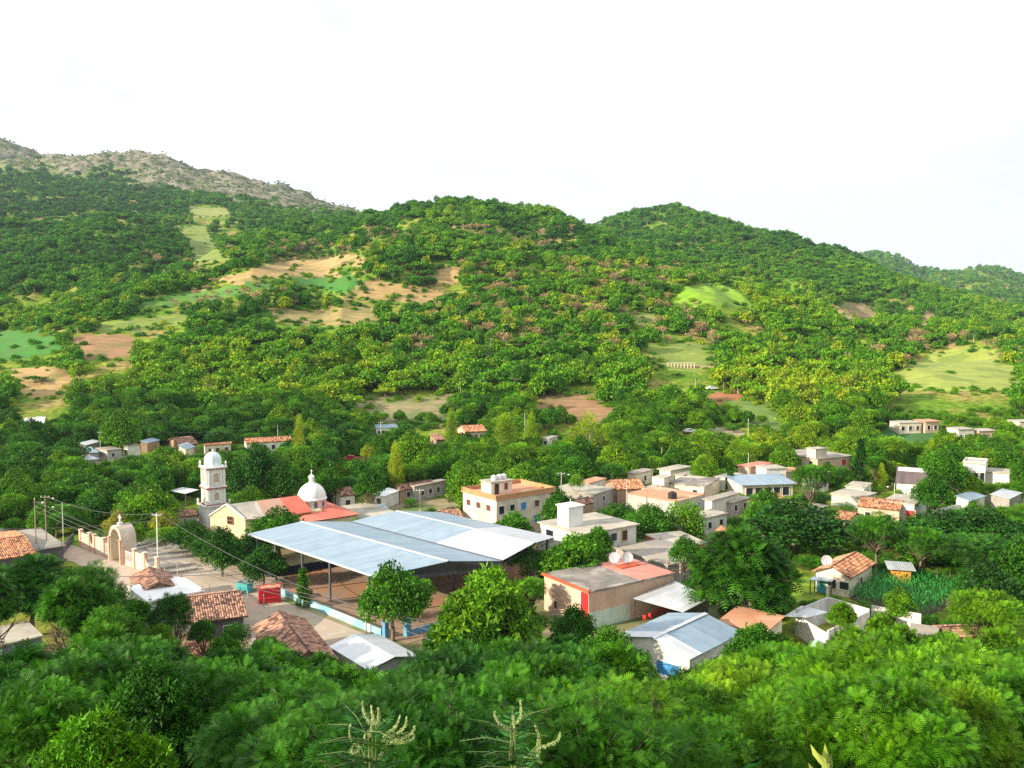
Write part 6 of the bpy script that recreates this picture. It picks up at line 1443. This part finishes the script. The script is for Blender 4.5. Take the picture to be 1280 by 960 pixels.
rv = np.stack([0*rn, 0*rn, rn*50], -1).astype(np.float32); put('rot', 'FLOAT_VECTOR', rv.ravel(), 'vector')
wood = bpy.data.objects.new('hillside_woodland', me); COL.objects.link(wood); wood['kind'] = 'stuff'; wood['category'] = 'woodland'; wood['label'] = 'green woodland and scrub covering all the hillsides behind the village'
def src(name, key, lab, px_, d, tint_, grp=None):
    xx = (px_-640)/1108*d; zz = tz(xx, d); cm, tm, R_, Hh = PR[key]
    t = tree(key, xx, d, zz-.3, R_, Hh, tint_, lab, 'tree'); return [c for c in COL.objects if c.parent == t]
def gn(obj, groups):
    ng = bpy.data.node_groups.new('scatter_'+obj.name, 'GeometryNodeTree'); ng.interface.new_socket('Geometry', in_out='INPUT', socket_type='NodeSocketGeometry'); ng.interface.new_socket('Geometry', in_out='OUTPUT', socket_type='NodeSocketGeometry')
    N = ng.nodes; L = ng.links; gi = N.new('NodeGroupInput'); go = N.new('NodeGroupOutput'); jn = N.new('GeometryNodeJoinGeometry')
    def na_(n, t): a = N.new('GeometryNodeInputNamedAttribute'); a.data_type = t; a.inputs['Name'].default_value = n; return a.outputs[0] if t != 'INT' else [o for o in a.outputs if o.enabled][0]
    for k, objs in enumerate(groups):
        for ob in objs:
            oi = N.new('GeometryNodeObjectInfo'); oi.inputs['Object'].default_value = ob; oi.inputs['As Instance'].default_value = True; oi.transform_space = 'ORIGINAL'
            ip = N.new('GeometryNodeInstanceOnPoints'); L.new(gi.outputs[0], ip.inputs['Points']); L.new(oi.outputs['Geometry'], ip.inputs['Instance'])
            cp = N.new('FunctionNodeCompare'); cp.data_type = 'INT'; cp.operation = 'EQUAL'; L.new(na_('kind', 'INT'), cp.inputs[2]); cp.inputs[3].default_value = k; L.new(cp.outputs[0], ip.inputs['Selection'])
            er = N.new('FunctionNodeEulerToRotation'); L.new(na_('rot', 'FLOAT_VECTOR'), er.inputs[0]); L.new(er.outputs[0], ip.inputs['Rotation'])
            L.new(na_('scl', 'FLOAT_VECTOR'), ip.inputs['Scale']); L.new(ip.outputs[0], jn.inputs[0])
    L.new(jn.outputs[0], go.inputs[0]); md = obj.modifiers.new('scatter', 'NODES'); md.node_group = ng
A_ = src('t', 'hill_round', 'small round tree at the lower end of the slope left of the eroded tan bank', 425, 330, .4)
B_ = src('t', 'hill_flat', 'flat topped tree at the foot of the slope between the two bare banks', 620, 345, .45)
C_ = src('t', 'hill_bare', 'dry brown thin crowned tree right of the reddish bank', 812, 345, .92)
def pick(lab): t = next(o for o in COL.objects if o.type == 'EMPTY' and o.get('label') == lab); return [c for c in COL.objects if c.parent == t]
gn(wood, [[o for o in A_ if o.name.startswith('crown')], B_, C_, pick('wide green tree at the left between the hut cluster and the street'), pick('light spreading tree left of the small white house'), [o for o in src('t', 'hill_shrub', 'low spreading shrub at the foot of the slope behind the white school building', 455, 318, .5) if o.name.startswith('crown')], src('t', 'hill_tall', 'taller pale trunked tree at the hill foot right of the reddish bank', 835, 330, .5)])
# undergrowth on the near slope and scrub between the houses
ux, uy, upx = scatter(4200, 7, 96, (-150, 1430), 21, p=1.7); uz = terrain(ux, uy)
vx, vy, vpx = scatter(6500, 96, 330, (-60, 1340), 22, p=2); vz = terrain(vx, vy)
sx_ = np.concatenate([ux, vx]); sy_ = np.concatenate([uy, vy]); sz_ = np.concatenate([uz, vz]); g_ = np.random.default_rng(5)
ok = ~infield(sx_, sy_); RB = np.array(FOOT)
for i in range(len(sx_)):
    if not ok[i]: continue
    if ((RB[:, 0]-sx_[i])**2+(RB[:, 1]-sy_[i])**2 < (RB[:, 2]+.6)**2).any() or onroad(sx_[i], sy_[i]): ok[i] = False
    elif sy_[i] > 60 and blocks(sx_[i], sy_[i], sz_[i], 1.5, 2, .25): ok[i] = False
cl = fbm(sx_, sy_, 12, 2)
ok &= (sy_ < 80) | (cl > -.12) | (sx_ > 35)
ok &= ~inpoly(sx_, sy_, [(-74,172),(-56,135),(-40,128),(-34,126),(-30,150),(-60,165)])
sx_, sy_, sz_ = sx_[ok], sy_[ok], sz_[ok]; n_ = len(sx_); r_ = g_.random(n_)
me = bpy.data.meshes.new('undergrowth'); me.vertices.add(n_); me.vertices.foreach_set('co', np.stack([sx_, sy_, sz_-.1], -1).astype(np.float32).ravel())
put('tint', 'FLOAT', np.clip(.28+.10*(r_-.5)+.06*(sx_/np.maximum(sy_, 1) > .15)+.1*(sy_ > 150), .1, 1).astype(np.float32)); put('kind', 'INT', (r_*10 % 1 > .5).astype(np.int32))
s_ = g_.uniform(.5, 1.15, n_)*np.clip(sy_/32, .3, 1); put('scl', 'FLOAT_VECTOR', np.stack([s_*1.15, s_*1.15, s_*(.7+.5*r_)], -1).astype(np.float32).ravel(), 'vector'); put('rot', 'FLOAT_VECTOR', np.stack([0*r_, 0*r_, r_*60], -1).astype(np.float32).ravel(), 'vector')
ug = bpy.data.objects.new('undergrowth', me); COL.objects.link(ug); ug['kind'] = 'stuff'; ug['category'] = 'undergrowth'; ug['label'] = 'low green undergrowth covering the near slope and gaps between houses'
Db = src('t', 'bush', 'low leafy bush at the lower left under the power cables', 60, 26, .35); Eb_ = src('t', 'bushf', 'low feathery bush at the lower right corner', 1180, 24, .45)
gn(ug, [Db, Eb_])
# ------------------------------------------------------------------ flowering shrubs right in front of the camera
stem_m = M('stem_green', (.16,.22,.06), (.12,.17,.05), 3, .7, 0); spike_m = M('flower_spike', (.52,.60,.28), (.36,.46,.16), 14, .8, .5)
leaf_b = foliage('near_leaf', [(0, (.03,.13,.02)), (1, (.06,.20,.03))], .35)
def flowering(px, d, ytip, spikes, label, lean):
    x = (px-640)/1108*d; z = tz(x, d); t = thing('flowering_shrub', label, 'flowering shrub', (x, d, z)); zt_ = y2z(d, ytip); top = Vector((x+lean*.1, d, zt_)); b = MB()
    pts_ = [Vector((x, d, z)).lerp(top, k)+Vector((.05*math.sin(5*k), 0, 0)) for k in (0, .3, .55, .8, 1)]; b.tube(pts_, [.016, .013, .010, .008, .005], 6)
    V_ = []; F_ = []; 
    def leafstalk(o, dirv, l, n=9):
        dirv = Vector(dirv).normalized(); sd_ = dirv.cross(Vector((0, .3, 1))).normalized(); up_ = sd_.cross(dirv)
        b.tube([o, o+dirv*l*.5+Vector((0, 0, .03*l)), o+dirv*l-Vector((0, 0, .12*l))], [.004, .003, .0015], 4)
        for k in range(n):
            f = (k+1)/n; c = o+dirv*l*f-Vector((0, 0, .12*l*f*f)); ll = l*.36*math.sin(math.pi*min(.97, .2+f*.78))
            for s in (-1, 1):
                tip = c+(sd_*s*.95+dirv*.35)*ll+Vector((0, 0, random.uniform(-.02, .02))); w = dirv*ll*.13; i0 = len(V_)
                mid = (c+tip)/2; V_.extend([c, mid+w, tip, mid-w]); F_.append((i0, i0+1, i0+2, i0+3))
    for k in range(60):
        f = random.uniform(.25, 1.0); o = pts_[0].lerp(pts_[-1], f); a = random.uniform(0, 6.28); leafstalk(o, (math.cos(a), math.sin(a)*.8, random.uniform(.1, .7)), random.uniform(.18, .36), random.randint(9, 13))
    for (sx0, sy0, sx1, sy1, bend) in spikes:
        a = P3(sx0, sy0, d); c = P3(sx1, sy1, d); j = top if (a-top).length < .6 else a
        b.tube([pts_[2].lerp(pts_[3], random.random()), (pts_[3]+a)/2+Vector((random.uniform(-.02, .02), 0, -.03)), a], [.0045, .0035, .003], 5)
        sb = MB(); nseg = 22; prev = None; m = (a+c)/2+Vector((bend*1.6, 0, -.035)); pp = []
        for i in range(nseg+1): k = i/nseg; pp.append(a*(1-k)**2+m*2*k*(1-k)+c*k*k)
        rad_ = [.0085*(1-.7*(i/nseg)) for i in range(nseg+1)]; sb.tube(pp, [q*.6 for q in rad_], 6)
        for i in range(nseg):
            for q in range(15):
                an = random.uniform(0, 6.28); o = pp[i].lerp(pp[i+1], random.random()); r0 = rad_[i]+.002; e = o+Vector((math.cos(an), math.sin(an)*.8, math.sin(an+q)))*r0*random.uniform(.9, 1.7); sb.tube([o, e], [.0016, .0022], 3)
        sb.build('flower_spike', spike_m, t)
    b.build('stem', stem_m, t)
    me = npmesh('leaves', np.array([tuple(v-Vector((x, d, z))) for v in V_]), np.array(F_), [leaf_b], {'lv': np.repeat(rng.random(len(F_)), 4)}); o = bpy.data.objects.new('leaves', me); COL.objects.link(o); o.parent = t
def P3(px, py, d): x = (px-640)/1108*d*(1/(CP+(480-py)/1108*SP)); return Vector((x, d, y2z(d, py)))
flowering(466, 5.6, 912, [(466,905,453,877,-.02),(468,903,464,882,0),(470,905,473,885,.01),(452,934,438,906,-.04),(456,930,456,918,0),(448,938,441,934,-.03),(482,922,508,896,.05),(484,925,518,908,.06),(484,928,516,916,.08),(480,920,500,894,.02),(462,918,466,900,0)], 'left flowering shrub with creamy green spikes in the very near foreground', -.1)
flowering(646, 5.6, 905, [(640,912,618,890,-.03),(642,908,650,876,.03),(644,915,642,895,0),(672,934,700,915,.05),(673,930,668,905,.02),(674,936,677,954,-.02)], 'right flowering shrub with thin pale spikes in the very near foreground', .1)
def sprig(px, d, ytip, n, label, m, tw):
    x = (px-640)/1108*d; z = tz(x, d); zt_ = y2z(d, ytip); t = thing('leafy_sprig', label, 'plant', (x, d, z)); b = MB(); b.tube([(x, d, z), (x, d, zt_-.05)], [.012, .006], 6); b.build('stem', stem_m, t); V_ = []; F_ = []
    for k in range(n):
        a = random.uniform(0, 6.28); l = random.uniform(.7, 1.3)*tw; e = Vector((math.cos(a)*.8, math.sin(a)*.5, random.uniform(.1, .9))).normalized(); o = Vector((x, d, zt_-.04-.03*(k % 5)-.01*k)); s = e.cross(Vector((.1, .9, .3))).normalized()*l*.13; i0 = len(V_)
        V_.extend([o, o+e*l*.35+s, o+e*l*.75+s*.7-Vector((0, 0, .02)), o+e*l-Vector((0, 0, .06*l)), o+e*l*.75-s*.7-Vector((0, 0, .02)), o+e*l*.35-s]); F_.append((i0, i0+1, i0+2, i0+3)); F_.append((i0, i0+3, i0+4, i0+5))
    me = npmesh('leaves', np.array([tuple(v-Vector((x, d, z))) for v in V_]), np.array(F_), [m], {'lv': np.repeat(rng.random(len(F_)//2), 12)[:len(V_)] if 0 else rng.random(len(V_))}); o = bpy.data.objects.new('leaves', me); COL.objects.link(o); o.parent = t
sprig(1050, 4.2, 942, 16, 'sprig of long yellow green leaves with reddish tips at the bottom edge', foliage('sprig_leaf', [(0, (.25,.30,.05)), (1, (.36,.26,.07))], .35), .16)
sprig(938, 4.0, 952, 8, 'small bright green broad leaved sprig at the bottom edge', leaf_b, .14)
# ------------------------------------------------------------------ haze
hz = MB(); hz.box((0, 4200, 697), (32000, 11000, 1406))
hm = bpy.data.materials.new('haze_air'); hm.use_nodes = True; hn = hm.node_tree; hn.nodes.remove(hn.nodes['Principled BSDF']); pv = hn.nodes.new('ShaderNodeVolumePrincipled'); pv.inputs['Density'].default_value = .00006; pv.inputs['Color'].default_value = (.62, .80, 1.0, 1); pv.inputs['Anisotropy'].default_value = .2
hn.links.new(pv.outputs[0], hn.nodes['Material Output'].inputs['Volume'])
if HAZE:
    o = hz.build('haze', hm, None, (0, 4000, 600)); o['kind'] = 'stuff'; o['label'] = 'thin bluish haze filling the valley air'
